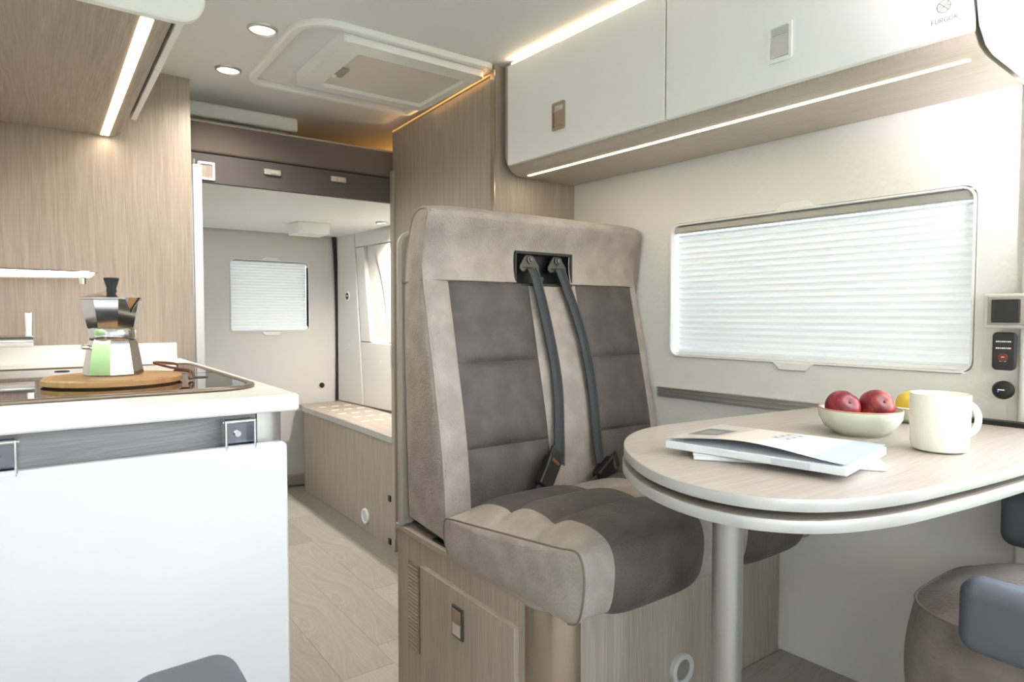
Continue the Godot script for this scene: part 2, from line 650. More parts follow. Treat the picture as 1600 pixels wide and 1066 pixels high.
func blind_window(called: String, label: String, at: Transform3D, w: float, h: float, count: int, depth: float, rail: bool) -> Node3D:
	# local axes: x to the right, y up, z into the room; origin in the middle of the opening on the wall's face
	var o := Node3D.new()
	o.name = numbered(called)
	o.transform = at
	add_child(o, true)
	tag(o, label, "window", "", "structure")
	var k := w / 0.88
	var outer := rounded(-w / 2 - 0.005, -h / 2 - 0.005, w / 2 + 0.005, h / 2 + 0.005, 0.032 * minf(1.0, k + 0.2))
	var inner := rounded(-w / 2, -h / 2, w / 2, h / 2, 0.027 * minf(1.0, k + 0.2))
	obj("window_frame", ring(G.new(), outer, inner, -0.045, 0.005), M.matt_white, o)
	for s in [1.0, -1.0]:
		var tb := PackedVector2Array([Vector2(-0.062, s * (h / 2 + 0.004)), Vector2(0.062, s * (h / 2 + 0.004)), Vector2(0.04, s * (h / 2 + 0.026)), Vector2(-0.04, s * (h / 2 + 0.026))])
		obj("latch_tab", G.new().prism(tb, 0.001, 0.007, 0.0015), M.matt_white, o)
	obj("pane", G.new().box(Vector3(0, 0, -0.075), Vector3(w + 0.06, h + 0.06, 0.004), 0.0), M.pane, o)
	var y1 := h / 2
	if rail:
		obj("blind_rail", G.new().box(Vector3(0, h / 2 - 0.014, -0.022), Vector3(w - 0.006, 0.024, 0.03), 0.004, 2), M.aluminium, o)
		y1 -= 0.026
	var ph := (y1 + h / 2 - 0.008) / count
	# one pleat: a folded strip of cloth with thickness
	var sec := PackedVector2Array([Vector2(0, 0), Vector2(depth, ph * 0.46), Vector2(depth, ph * 0.54), Vector2(0, ph), Vector2(-0.0012, ph), Vector2(depth - 0.0018, ph * 0.5), Vector2(-0.0012, 0)])
	var pleat := G.new()
	pleat.x = Transform3D(Basis(Vector3(0, 0, 1), Vector3(0, 1, 0), Vector3(-1, 0, 0)), Vector3(w / 2 - 0.006, 0, 0))
	pleat.prism(sec, 0.0, w - 0.012, 0.0)
	var pm := pleat.mesh()
	for q in count:
		obj("pleat", pm, M.pleated_cloth, o, P(0, -h / 2 + 0.008 + ph * q, -0.038))
	obj("bottom_bar", G.new().box(Vector3(0, -h / 2 + 0.005, -0.026), Vector3(w - 0.008, 0.01, 0.026), 0.002), M.matt_white, o)
	return o

func build_shell() -> void:
	# floor: base slab, then loose-laid vinyl planks in the aisle
	var fl := struct("floor", G.new().box(Vector3(0.8, -0.054, -1.15), Vector3(2.2, 0.1, 6.7), 0.0), M.floor_2, "pale grey oak plank floor of the aisle", "floor")
	var rng := RandomNumberGenerator.new()
	rng.seed = 4
	var planks := []
	for k in 4:
		planks.append(wood(k * 1.7).box(Vector3.ZERO, Vector3(0.1774, 0.004, 1.1592), 0.0006).mesh())
	for c in 7:
		var z := 0.2 - rng.randf() * 1.1
		while z > -4.5:
			var o := obj("plank", planks[rng.randi() % 4], M["floor_%d" % (rng.randi() % 4)], fl, P(0.30 + c * 0.178, -0.002, z - 0.58))
			z -= 1.16
	# raised floor of the dinette
	struct("floor", wood(2.0, true).box(Vector3(1.37, 0.073, -0.13), Vector3(0.97, 0.146, 1.86), 0.004), M.floor_1, "raised pale wood platform under the dinette table", "floor")
	struct("ceiling", G.new().box(Vector3(0.8, 2.09, -1.35), Vector3(2.3, 0.06, 6.2), 0.0), M.ceiling, "smooth light grey ceiling lining", "ceiling")
	# right wall with the window opening, in its own axes
	var hole := rounded(-0.93, 1.008, -0.038, 1.462, 0.03)
	csg_wall("wall_right", Vector3(0.05, 2.1, 1.66), Vector3(0.025, 1.03, -0.60), [hole], M.wall, "light grey side wall behind the dinette table", WR)
	var wo := WR * Transform3D(Basis(Vector3.UP, -PI / 2), Vector3(0, 1.235, -0.484))
	blind_window("window_1", "wide side window with white pleated blind closed", wo, 0.878, 0.440, 21, 0.011, true)
	# left wall: opening of the sliding door and of the cab door's window
	csg_wall("wall_left", Vector3(0.05, 2.1, 6.6), Vector3(-0.225, 1.03, -1.15), [rounded(-1.80, 1.02, -1.25, 1.42, 0.06), rounded(0.4, 1.05, 1.35, 1.75, 0.08)], M.wall, "light grey side wall beside the kitchen")
	# kitchen partition
	struct("wall_kitchen", wood(3.0).box(Vector3(0.145, 1.03, -2.782), Vector3(0.69, 2.06, 0.035), 0.002), M.taupe_wood, "tall taupe wood partition at the end of the kitchen", "wall")
	# cab: right side with door window, front with windscreen
	csg_wall("wall_cab_side", Vector3(0.05, 2.1, 1.9), Vector3(1.885, 1.03, 1.19), [rounded(0.45, 1.05, 1.35, 1.75, 0.08)], M.wall, "light grey cab side with door window")
	csg_wall("wall_front", Vector3(0.05, 2.1, 2.2), Vector3(0.0, 1.03, 0.0), [rounded(-0.80, 1.30, 0.80, 1.72, 0.1)], M.wall, "light grey cab front with windscreen opening", Transform3D(Basis(Vector3.UP, PI / 2), Vector3(0.83, 0, 1.75)))
	# pillar trim at the end of the wall, beside the sockets
	struct("trim_1", G.new().box(Vector3(-0.012, 0.93, 0.14), Vector3(0.03, 1.56, 0.17), 0.01, 2), M.wall, "pale grey pillar trim beside the socket panel", "trim", WR)
	# rail for the table under the window
	var rail := thing("table_rail", "grooved aluminium table rail on the wall under the window", "rail", WR)
	obj("rail_body", G.new().box(Vector3(-0.006, 0.884, -0.45), Vector3(0.012, 0.034, 1.04), 0.001), M.aluminium, rail)
	for y in [0.874, 0.887, 0.899]:
		obj("rail_lip", G.new().box(Vector3(-0.014, y, -0.45), Vector3(0.008, 0.0045, 1.04), 0.001), M.leg_silver, rail)
	# outdoors beside the open sliding door: lawn and hedge, seen only mirrored in the coffee pot
	struct("lawn", G.new().box(Vector3(-6, -0.45, 0), Vector3(40, 0.1, 40), 0.0), M.grass, "green lawn outside the van", "ground")
	var hg := G.new()
	var hn := FastNoiseLite.new()
	hn.seed = 3
	hn.frequency = 4.0
	hg.patch(func(u: float, v: float) -> Vector3:
		var a := PI * v
		var p := Vector3(-2.6 + 0.5 * sin(a), -0.4 + 2.0 * sin(a * 0.5) - 0.0, 3.0 - 8.0 * u)
		p.x = -1.5 - 1.2 * (1.0 - cos(a)) * 0.5
		p.y = -0.4 + 3.2 * pow(sin(clampf(a, 0.0, PI)), 0.6)
		return p + Vector3(1, 0.6, 0) * hn.get_noise_2d(u * 8.0, v * 3.0) * 0.22, 80, 24)
	tag(obj("hedge", hg, M.leaf), "clipped green hedge outside the sliding door", "hedge")

# ---------------------------------------------------------------- rear of the van
func build_rear() -> void:
	# rear door lining with its own blind window
	csg_wall("wall_rear", Vector3(0.05, 2.1, 2.3), Vector3.ZERO + Vector3(0, 1.03, 0), [rounded(-0.247, 1.045, 0.247, 1.505, 0.03)], M.rear_panel, "pale grey lining of the rear door", Transform3D(Basis(Vector3.UP, PI / 2), Vector3(1.235, 0, -4.385)))
	blind_window("window_2", "small rear door window with white pleated blind closed", P(1.235, 1.275, -4.36), 0.494, 0.46, 24, 0.006, false)
	var seal := spline([Vector3(1.672, 0.56, -4.345), Vector3(1.678, 1.0, -4.342), Vector3(1.672, 1.4, -4.34), Vector3(1.655, 1.69, -4.335)], 6)
	struct("trim_2", G.new().tube(seal, 0.013, 8), M.rubber, "black rubber door seal running up the rear corner", "seal")
	var drn := thing("door_grommet", "small dark round hole with grommet low in the rear door", "grommet", P(1.567, 0.668, -4.36))
	obj("rim", G.new().sweep(circle_path(0.022), rounded(-0.004, -0.004, 0.004, 0.004, 0.002, 2), Vector3.BACK, true), M.rear_panel, drn)
	obj("hole", G.new().prism(circle(Vector2.ZERO, 0.02), 0.0, 0.003, 0.0005), M.black, drn)
	# rear right side lining: base wall, panels with gaps, window reveal
	var dirv := Vector3(1.79 - 1.67, 0, -2.87 + 4.4).normalized()
	var RW := Transform3D(Basis(dirv, Vector3.UP, dirv.cross(Vector3.UP)), Vector3(1.68, 0, -4.36))
	var wr := struct("wall_right_rear", G.new().box(Vector3(0.78, 1.03, -0.05), Vector3(1.6, 2.06, 0.05), 0.0), M.wall, "light grey side wall lining above the rear bench", "wall", RW)
	# tall corner panel: leaning edge
	obj("panel", G.new().prism(PackedVector2Array([Vector2(0.012, 0.56), Vector2(0.385, 0.56), Vector2(0.278, 1.70), Vector2(0.012, 1.70)]), -0.025, 0.006, 0.003), M.wall, wr)
	obj("panel", G.new().prism(PackedVector2Array([Vector2(0.392, 0.56), Vector2(1.5, 0.56), Vector2(1.5, 0.975), Vector2(0.352, 0.975)]), -0.025, 0.004, 0.003), M.wall, wr)
	obj("panel", G.new().prism(PackedVector2Array([Vector2(0.296, 1.60), Vector2(1.5, 1.60), Vector2(1.5, 1.70), Vector2(0.286, 1.70)]), -0.025, 0.006, 0.003), M.wall, wr)
	obj("panel", G.new().prism(PackedVector2Array([Vector2(0.356, 0.98), Vector2(0.49, 0.98), Vector2(0.40, 1.595), Vector2(0.298, 1.595)]), -0.025, 0.004, 0.003), M.wall, wr)
	var bow := PackedVector2Array([Vector2(1.5, 0.98), Vector2(1.5, 1.595)])
	for q in 9:
		var s := 1.0 - q / 8.0
		bow.append(Vector2(0.70 - 0.17 * s * s, 0.98 + 0.615 * s))
	obj("panel", G.new().prism(bow, -0.022, 0.0, 0.003), M.wall, wr)
	var ds := thing("downlight_switch", "round silver switch set in the pale rear side panel", "switch", RW * P(0.178, 1.28, 0.006))
	obj("bezel", G.new().sweep(circle_path(0.028), rounded(-0.005, -0.004, 0.005, 0.004, 0.002, 2), Vector3.BACK, true), M.white, ds)
	obj("knob", G.new().prism(circle(Vector2.ZERO, 0.023), 0.0, 0.004, 0.001), M.dark_metal, ds)
	obj("rocker", G.new().box(Vector3(0.004, 0.002, 0.006), Vector3(0.026, 0.009, 0.004), 0.001), M.chrome, ds)
	for q in [[0.20, 0.95], [0.62, 0.86]]:
		var scw := obj("screw_cap", G.new().prism(circle(Vector2.ZERO, 0.006, 12), 0.0, 0.002, 0.0005), M.white, wr, P(q[0], q[1], 0.006))
	# bench box at the rear right
	var b := thing("rear_bench", "low taupe wood bench box with slotted lid at the rear", "bench")
	obj("front_panel", wood(5.0).box(Vector3(1.397, 0.262, -3.535), Vector3(0.02, 0.524, 1.33), 0.002), M.taupe_wood, b)
	obj("end_panel", wood(5.5).box(Vector3(1.55, 0.262, -4.19), Vector3(0.29, 0.524, 0.02), 0.002), M.taupe_wood, b)
	var lid := obj("lid", wood(6.0).box(Vector3(1.55, 0.541, -3.60), Vector3(0.318, 0.028, 1.45), 0.002), M.taupe_wood, b)
	var slot := G.new().prism(rounded(-0.026, -0.010, 0.026, 0.010, 0.009, 4), 0.0, 0.0012, 0.0).mesh()
	for r in 3:
		for q in 5:
			obj("slot", slot, M.matt_white, lid, Transform3D(PLAN, Vector3(1.47 + r * 0.085 + (0.02 if q % 2 else 0.0), 0.555, -4.08 + q * 0.17)))
	obj("edge_strip", G.new().box(Vector3(1.381, 0.541, -3.535), Vector3(0.012, 0.032, 1.33), 0.002), M.aluminium, b)
	var AX := Transform3D(ACROSS, Vector3.ZERO)
	var vent := obj("vent_outlet", G.new().sweep(circle_path(0.036), rounded(-0.009, -0.006, 0.009, 0.006, 0.004, 3), Vector3.BACK, true), M.white, b, Transform3D(ACROSS, Vector3(1.385, 0.078, -3.21)))
	obj("vent_grid", G.new().prism(circle(Vector2.ZERO, 0.03), 0.0, 0.003, 0.001), M.plastic_light, vent)
	for y in [0.241, 0.025]:
		obj("hinge", G.new().box(Vector3(1.384, y, -2.915), Vector3(0.008, 0.03, 0.025), 0.002), M.black, b)
	# plinth strip under the rear door
	tag(obj("door_sill", wood(1.0, true).box(Vector3(1.1, 0.05, -4.33), Vector3(0.9, 0.06, 0.03), 0.004), M.taupe_wood), "taupe sill strip at the foot of the rear door", "sill")
	# wardrobe behind the seat
	var w := thing("wardrobe", "tall taupe wood wardrobe behind the double seat", "wardrobe")
	var pg := wood(7.0)
	pg.x = Transform3D(Basis(Vector3(1, 0, 0), Vector3(0, 0, -1), Vector3(0, 1, 0)), Vector3.ZERO)
	obj("carcass", wood(7.0).box(Vector3(1.57, 1.01, -2.42), Vector3(0.34, 2.02, 0.86), 0.001), M.taupe_wood, w)
	var sidev := Vector3(1.387 - 1.35, 0, -2.87 + 1.955).normalized()
	var SW := Transform3D(Basis(-sidev, Vector3.UP, (-sidev).cross(Vector3.UP)), Vector3(1.387, 0, -2.87))
	obj("side_panel", wood(8.0).box(Vector3(0.46, 1.01, -0.011), Vector3(0.90, 2.02, 0.022), 0.002), M.taupe_wood, w, SW)
	obj("edge_post", G.new(false).box(Vector3(0.022, 0.92, 0.006), Vector3(0.036, 1.84, 0.014), 0.004, 2), M.reveal, w, SW)
	obj("foot", G.new().box(Vector3(0.022, 0.03, 0.008), Vector3(0.04, 0.06, 0.016), 0.002), M.taupe_wood, w, SW)
	var la := obj("latch", G.new().box(Vector3(0.022, 0.95, 0.016), Vector3(0.018, 0.11, 0.008), 0.003), M.chrome, w, SW)
	obj("front_panel", wood(9.0).box(Vector3(1.555, 1.03, -1.966), Vector3(0.40, 2.06, 0.022), 0.002), M.taupe_wood, w)
	obj("edge_strip", G.new().box(Vector3(1.349, 1.02, -1.957), Vector3(0.006, 2.04, 0.024), 0.001), M.nickel, w)
	var tl := thing("led_strip", "thin warm light strip along the top of the wardrobe", "light strip", SW)
	obj("diffuser", G.new().box(Vector3(0.46, 2.027, 0.002), Vector3(0.88, 0.006, 0.006), 0.001), M.led_warm, tl)
	area("wardrobe_strip_light", SW * facing(Vector3(0.46, 2.027, 0.012), Vector3(0, -0.3, 1)), Vector2(0.88, 0.01), Color(1.0, 0.75, 0.42), 0.02)
	# bed
	var bd := thing("bed_base", "raised bed base with dark grey front board and white underside", "bed base")
	obj("front_board", G.new().box(Vector3(0.93, 1.749, -2.88), Vector3(0.925, 0.116, 0.022), 0.002), M.bed_panel, bd)
	obj("underside", G.new().box(Vector3(1.09, 1.70, -3.61), Vector3(1.24, 0.02, 1.44), 0.002), M.matt_white, bd)
	obj("shadow_gap_board", G.new().box(Vector3(1.09, 1.758, -3.63), Vector3(1.22, 0.094, 1.40), 0.002), M.black, bd)  # added board, black so the gap under the mattress reads as shade
	for q in [[0.825, 1.764], [1.118, 1.77]]:
		var cl := obj("catch", G.new().box(Vector3(q[0], q[1], -2.864), Vector3(0.072, 0.026, 0.012), 0.004, 2), M.aluminium, bd)
		obj("catch_button", G.new().box(Vector3(q[0] + 0.006, q[1], -2.857), Vector3(0.03, 0.012, 0.006), 0.002), M.plastic_light, cl)
	var sf := obj("switch_frame", ring(G.new(), rounded(-0.032, -0.036, 0.032, 0.036, 0.003, 1), rounded(-0.024, -0.027, 0.024, 0.027, 0.002, 1), 0.0, 0.006), M.white, bd, P(0.563, 1.737, -2.869))
	obj("switch_plate", G.new().box(Vector3(0, 0, 0.0), Vector3(0.048, 0.056, 0.004), 0.001), M.taupe_wood, sf)
	var mt := thing("mattress", "brown grey cloth mattress on the raised rear bed", "mattress")
	obj("cover", G.new().box(Vector3(1.09, 1.878, -3.60), Vector3(1.25, 0.13, 1.44), 0.012, 3), M.mattress_cloth, mt)
	obj("piping", G.new().tube([Vector3(0.47, 1.938, -2.883), Vector3(1.4, 1.938, -2.883)], 0.005, 8), M.stitch, mt)
	# things under the bed
	var bx := thing("junction_box", "small white box under the raised bed base", "box")
	obj("body", G.new().box(Vector3(1.30, 1.657, -3.80), Vector3(0.19, 0.066, 0.17), 0.003), M.white, bx)
	obj("lid", G.new().box(Vector3(1.30, 1.656, -3.714), Vector3(0.184, 0.056, 0.004), 0.002), M.matt_white, bx)
	downlight("recessed_spotlight", "small round spotlight under the raised bed", Vector3(1.615, 1.69, -3.48), 0.034, 2.0)
	# ceiling things
	var rv := thing("roof_vent", "long white flat housing on the ceiling above the bed", "roof vent")
	obj("housing", G.new().box(Vector3(0.72, 2.026, -3.22), Vector3(0.53, 0.066, 0.42), 0.012, 3), M.worktop, rv)
	obj("louvre", G.new().box(Vector3(0.72, 1.990, -3.22), Vector3(0.45, 0.008, 0.34), 0.003), M.plastic_light, rv)
	downlight("ceiling_spotlight", "round ceiling spotlight closer to the kitchen locker", Vector3(0.595, 2.06, -2.152), 0.045, 0.8, "ceiling spotlights")
	downlight("ceiling_spotlight", "round ceiling spotlight closer to the rear bed", Vector3(0.587, 2.06, -2.576), 0.045, 0.8, "ceiling spotlights")
	var rs := thing("led_strip", "warm light strip on the wall above the bed", "light strip", RW)
	obj("diffuser", G.new().box(Vector3(0.85, 2.02, -0.012), Vector3(1.2, 0.014, 0.01), 0.001), M.led_warm, rs)
	area("bed_strip_light", RW * facing(Vector3(0.85, 2.015, 0.004), Vector3(0, -0.2, 1)), Vector2(1.2, 0.02), Color(1.0, 0.72, 0.32), 0.22)
	# roof hatch
	var h := thing("roof_hatch", "white roof hatch with fly screen in the ceiling", "roof hatch")
	var tr := rounded(0.672, 1.965, 1.345, 2.625, [0.11, 0.02, 0.02, 0.07])
	var path := []
	for q in tr:
		path.append(Vector3(q.x, 2.052, -q.y))
	obj("trim_ring", G.new().sweep(path, rounded(-0.012, -0.015, 0.012, 0.015, 0.006, 3), Vector3.UP, true), M.matt_white, h)
	var fr := G.new()
	fr.x = Transform3D(Basis(Vector3(1, 0, 0), Vector3(0, 0, 1), Vector3(0, -1, 0)), Vector3(0, 2.06, 0))
	var ou := rounded(0.80, -2.47, 1.335, -1.985, 0.02, 3)
	var inn := rounded(0.878, -2.425, 1.30, -2.06, 0.008, 3)
	ring(fr, ou, inn, 0.0, 0.042)
	obj("frame", fr, M.white, h)
	obj("screen", G.new().box(Vector3(1.089, 2.036, -2.243), Vector3(0.425, 0.008, 0.37), 0.0), M.fly_screen, h)
	obj("slide_handle", G.new().box(Vector3(0.90, 2.026, -2.27), Vector3(0.035, 0.012, 0.08), 0.004, 2), M.reveal, h)
	obj("slide_catch", G.new().box(Vector3(0.886, 2.022, -2.30), Vector3(0.012, 0.012, 0.02), 0.003), M.white, h)

func circle_path(r: float, k := 28) -> Array:
	var out := []
	for e in k:
		out.append(Vector3(cos(TAU * e / k) * r, sin(TAU * e / k) * r, 0))
	return out

func downlight(called: String, label: String, at: Vector3, r: float, e: float, group := "") -> void:
	var t := thing(called, label, "spotlight", P(at.x, at.y, at.z), group)
	obj("bezel", G.new().lathe([Vector2(r * 0.82, -0.004), Vector2(r * 0.9, -0.009), Vector2(r, -0.006), Vector2(r * 1.04, 0.0)], 32), M.aluminium, t)
	obj("bulb_lens", G.new().lathe([Vector2(0.0, -0.0035), Vector2(r * 0.82, -0.0035), Vector2(r * 0.82, 0.0)], 32), M.bulb, t)
	spot(called + "_beam", at - Vector3(0, 0.012, 0), Color(1.0, 0.97, 0.93), e, r)

# ---------------------------------------------------------------- kitchen
func build_kitchen() -> void:
	var k := thing("kitchen_cabinet", "taupe wood kitchen cabinet with rounded metal corner post", "cabinet")
	obj("end_panel", wood(1.3, true).box(Vector3(0.084, 0.48, -1.395), Vector3(0.548, 0.94, 0.02), 0.002), M.grey_wood, k)
	obj("aisle_panel", wood(1.9).box(Vector3(0.405, 0.48, -2.10), Vector3(0.02, 0.94, 1.32), 0.002), M.taupe_wood, k)
	var post := PackedVector2Array([Vector2(0.36, 1.44), Vector2(0.36, 1.385)])
	for q in 9:
		var a := PI / 2 * q / 8.0
		post.append(Vector2(0.375 + 0.045 * sin(a), 1.43 - 0.045 * cos(a)))
	post.append(Vector2(0.42, 1.44))
	var pg := G.new()
	pg.x = Transform3D(PLAN, Vector3.ZERO)
	obj("corner_post", pg.prism(post, 0.0, 0.95, 0.0), M.aluminium, k)
	obj("toe_kick", G.new().box(Vector3(0.39, 0.04, -2.1), Vector3(0.02, 0.07, 1.3), 0.001), M.soft_black, k)
	# worktop
	var wt := thing("worktop", "white kitchen worktop with low upstand", "worktop")
	var tg := G.new()
	tg.x = Transform3D(PLAN, Vector3.ZERO)
	obj("top", tg.prism(rounded(-0.19, 1.355, 0.441, 2.763, [0.0, 0.012, 0.0, 0.0], 4), 0.951, 0.985, 0.004), M.worktop, wt)
	obj("upstand", G.new().box(Vector3(0.117, 1.015, -2.752), Vector3(0.614, 0.062, 0.022), 0.003), M.worktop, wt)
	# folding extension hanging at the end
	var f := thing("folding_worktop_flap", "white fold-down worktop leaf hanging on chrome hinges", "flap")
	var fg := G.new()
	obj("leaf", fg.prism(rounded(-0.19, 0.30, 0.408, 0.891, 0.012, 4), -1.362, -1.340, 0.004), M.flap, f)
	for x in [0.318, -0.063]:
		var hb := obj("hinge", G.new().box(Vector3(x, 0.915, -1.378), Vector3(0.052, 0.052, 0.014), 0.002), M.hinge_metal, f)
		for s in [-1, 1]:
			obj("hinge_cheek", G.new().box(Vector3(x + s * 0.027, 0.912, -1.362), Vector3(0.005, 0.062, 0.044), 0.002), M.chrome, hb)
		obj("hinge_pin", G.new().tube([Vector3(x - 0.03, 0.938, -1.357), Vector3(x + 0.032, 0.938, -1.357)], 0.004, 8), M.chrome, hb)
		obj("hinge_screw", G.new().tube([Vector3(x, 0.912, -1.372), Vector3(x, 0.912, -1.364)], 0.006, 10), M.polished_aluminium, hb)
	# hob and sink unit under a dark glass lid
	var hb2 := thing("hob_sink_unit", "dark glass lid of the hob and sink let into the worktop", "hob")
	var outl := rounded(-0.18, 1.50, 0.398, 2.36, [0.05, 0.09, 0.06, 0.05], 8)
	var rimp := []
	for q in outl:
		rimp.append(Vector3(q.x, 0.989, -q.y))
	obj("rim", G.new().sweep(rimp, rounded(-0.004, -0.008, 0.005, 0.008, 0.003, 2), Vector3.UP, true), M.lid_rim, hb2)
	for z in [[1.512, 1.938], [1.944, 2.348]]:
		var lg := G.new()
		lg.x = Transform3D(PLAN, Vector3.ZERO)
		obj("glass_lid", lg.prism(rounded(-0.17, z[0], 0.388, z[1], [0.04, 0.08 if z[0] < 1.6 else 0.01, 0.05 if z[0] > 1.6 else 0.01, 0.04], 6), 0.9855, 0.9915, 0.001), M.glass_lid, hb2)
	for q in [[0.33, -1.80], [0.05, -2.22]]:
		obj("finger_hole", G.new().lathe([Vector2(0.0, 0.0), Vector2(0.014, 0.0), Vector2(0.017, 0.0015), Vector2(0.019, 0.0)], 24), M.rubber, hb2, P(q[0], 0.9918, q[1]))
	# round board with leather cord
	var bd := thing("cutting_board", "round wooden serving board with leather cord on the glass lid", "board", P(0.140, 0.9918, -1.765) * Transform3D(Basis.from_scale(Vector3(0.91, 1.0, 0.91)), Vector3.ZERO))
	obj("disc", wood(0.4, true).lathe([Vector2(0, 0), Vector2(0.148, 0), Vector2(0.155, 0.004), Vector2(0.155, 0.014), Vector2(0.151, 0.018), Vector2(0, 0.018)], 56), M.board, bd)
	var cd := spline([Vector3(0.14, 0.012, -0.05), Vector3(0.155, 0.034, -0.062), Vector3(0.10, 0.040, -0.085), Vector3(0.13, 0.030, -0.03), Vector3(0.175, 0.022, 0.01), Vector3(0.178, 0.007, 0.035), Vector3(0.166, 0.006, 0.05), Vector3(0.172, 0.02, 0.02), Vector3(0.145, 0.022, -0.03)], 6)
	obj("cord", G.new().tube(cd, 0.003, 8), M.leather_cord, bd)
	# moka pot
	var mk := thing("moka_pot", "polished aluminium octagonal stovetop coffee pot on the wooden board", "coffee pot", Transform3D(Basis(Vector3.UP, 0.12).scaled(Vector3(0.92, 0.92, 0.92)), Vector3(0.140, 1.010, -1.785)))
	obj("boiler", G.new().lathe([Vector2(0, 0), Vector2(0.064, 0), Vector2(0.068, 0.004), Vector2(0.056, 0.080), Vector2(0.050, 0.092), Vector2(0, 0.092)], 8, true, PI / 8 - 0.1), M.polished_aluminium, mk)
	obj("safety_valve", G.new().tube([Vector3(-0.052, 0.072, 0.01), Vector3(-0.07, 0.074, 0.014)], 0.006, 10), M.chrome, mk)
	obj("collar", G.new().lathe([Vector2(0.0, 0.090), Vector2(0.050, 0.090), Vector2(0.053, 0.094), Vector2(0.053, 0.116), Vector2(0.050, 0.120), Vector2(0, 0.120)], 40), M.polished_aluminium, mk)
	var ch := obj("chamber", G.new().lathe([Vector2(0, 0.119), Vector2(0.052, 0.119), Vector2(0.055, 0.122), Vector2(0.070, 0.192), Vector2(0.068, 0.194), Vector2(0, 0.194)], 8, true), M.polished_aluminium, mk)
	var sp := G.new()
	var sa := Vector3(0.045, 0.194, 0.056)
	sp.patch(func(u: float, v: float) -> Vector3:
		var half := 0.022 * v
		var dirs := Vector3(0.55, 0, 0.83)
		var sd := Vector3(0.83, 0, -0.55)
		var ctr := dirs * (0.055 + 0.032 * v * v) + Vector3(0, 0.135 + 0.062 * v, 0)
		var a := (u - 0.5) * PI
		return ctr - sd * sin(a) * half * -1.0 - dirs * (1.0 - cos(a)) * (0.012 + 0.016 * v), 10, 8)
	obj("spout", sp, M.polished_aluminium, ch)
	var lid := obj("lid", G.new().lathe([Vector2(0.071, 0.193), Vector2(0.071, 0.197), Vector2(0.03, 0.210), Vector2(0.012, 0.213), Vector2(0, 0.213)], 8, true), M.polished_aluminium, mk)
	obj("knob", G.new().lathe([Vector2(0.010, 0.210), Vector2(0.012, 0.214), Vector2(0.011, 0.222), Vector2(0.018, 0.246), Vector2(0.017, 0.248), Vector2(0, 0.249)], 8, true), M.soft_black, lid)
	obj("handle", G.new().tube(spline([Vector3(0.0, 0.188, -0.055), Vector3(0.0, 0.190, -0.09), Vector3(0.0, 0.17, -0.105), Vector3(0.0, 0.11, -0.098)], 5), 0.009, 10), M.soft_black, mk)
	# tap
	var tp := thing("kitchen_tap", "chrome kitchen tap with long flat spout", "tap", P(-0.14, 0.985, -2.6))
	obj("base", G.new().lathe([Vector2(0.03, 0), Vector2(0.03, 0.012), Vector2(0.023, 0.016), Vector2(0.023, 0.12), Vector2(0.018, 0.125)], 28), M.chrome, tp)
	obj("riser", G.new().tube(spline([Vector3(0, 0.11, 0), Vector3(0, 0.22, 0), Vector3(0.002, 0.275, 0), Vector3(0.02, 0.296, 0), Vector3(0.05, 0.3, 0)], 6), 0.015, 14), M.chrome, tp)
	var so := obj("spout", G.new().prism(PackedVector2Array([Vector2(0.02, 0.284), Vector2(0.282, 0.290), Vector2(0.306, 0.309), Vector2(0.29, 0.313), Vector2(0.02, 0.316)]), -0.016, 0.016, 0.004), M.chrome, tp)
	obj("aerator", G.new().lathe([Vector2(0, 0.270), Vector2(0.013, 0.270), Vector2(0.014, 0.290)], 20), M.chrome, so, P(0.262, 0, 0))
	obj("mixer_body", G.new().tube([Vector3(0.01, 0.082, 0), Vector3(0.125, 0.082, 0)], 0.020, 18), M.chrome, tp)
	obj("lever", G.new().box(Vector3(0.114, 0.135, 0.004), Vector3(0.022, 0.085, 0.016), 0.005, 2), M.chrome, tp)
	# overhead locker
	var oc := thing("overhead_locker", "white fronted overhead locker above the kitchen with wood underside", "locker")
	var bp := PackedVector2Array([Vector2(-0.19, 2.05), Vector2(-0.19, 1.797), Vector2(0.222, 1.797)])
	for q in 7:
		var a := PI / 2 * (q + 1) / 7.0
		bp.append(Vector2(0.222 + 0.045 * sin(a), 1.842 - 0.045 * cos(a)))
	bp.append(Vector2(0.267, 2.05))
	var bg := wood(2.6)
	obj("carcass", bg.prism(bp, -2.762, -1.615, 0.0), M.taupe_wood, oc)
	for z in [[-2.60, -2.043], [-2.037, -1.60]]:
		obj("door", G.new().box(Vector3(0.281, 1.937, (z[0] + z[1]) / 2), Vector3(0.018, 0.222, z[1] - z[0]), 0.003), M.white, oc)
	obj("end_cap", G.new().prism(rounded(-0.19, 1.795, 0.318, 2.05, [0.0, 0.06, 0.0, 0.0], 8), -1.618, -1.592, 0.004), M.white, oc)
	obj("led_strip", G.new().box(Vector3(0.206, 1.7965, -2.185), Vector3(0.026, 0.004, 1.125), 0.001), M.led, oc)
	area("kitchen_strip_light", facing(Vector3(0.206, 1.791, -2.185), Vector3(0, -1, 0)), Vector2(0.026, 1.125), Color(1.0, 0.94, 0.85), 0.12)
	# white door standing open beside the partition
	var d := Node3D.new()
	d.name = "door_1"
	add_child(d)
	tag(d, "white washroom door edge beside the kitchen partition", "door", "", "structure")
	obj("leaf", G.new().box(Vector3(0.512, 0.92, -2.795), Vector3(0.034, 1.64, 0.05), 0.006, 2), M.flap, d)
	obj("hinge", G.new().tube([Vector3(0.505, 1.742, -2.79), Vector3(0.505, 1.762, -2.79)], 0.006, 10), M.chrome, d)

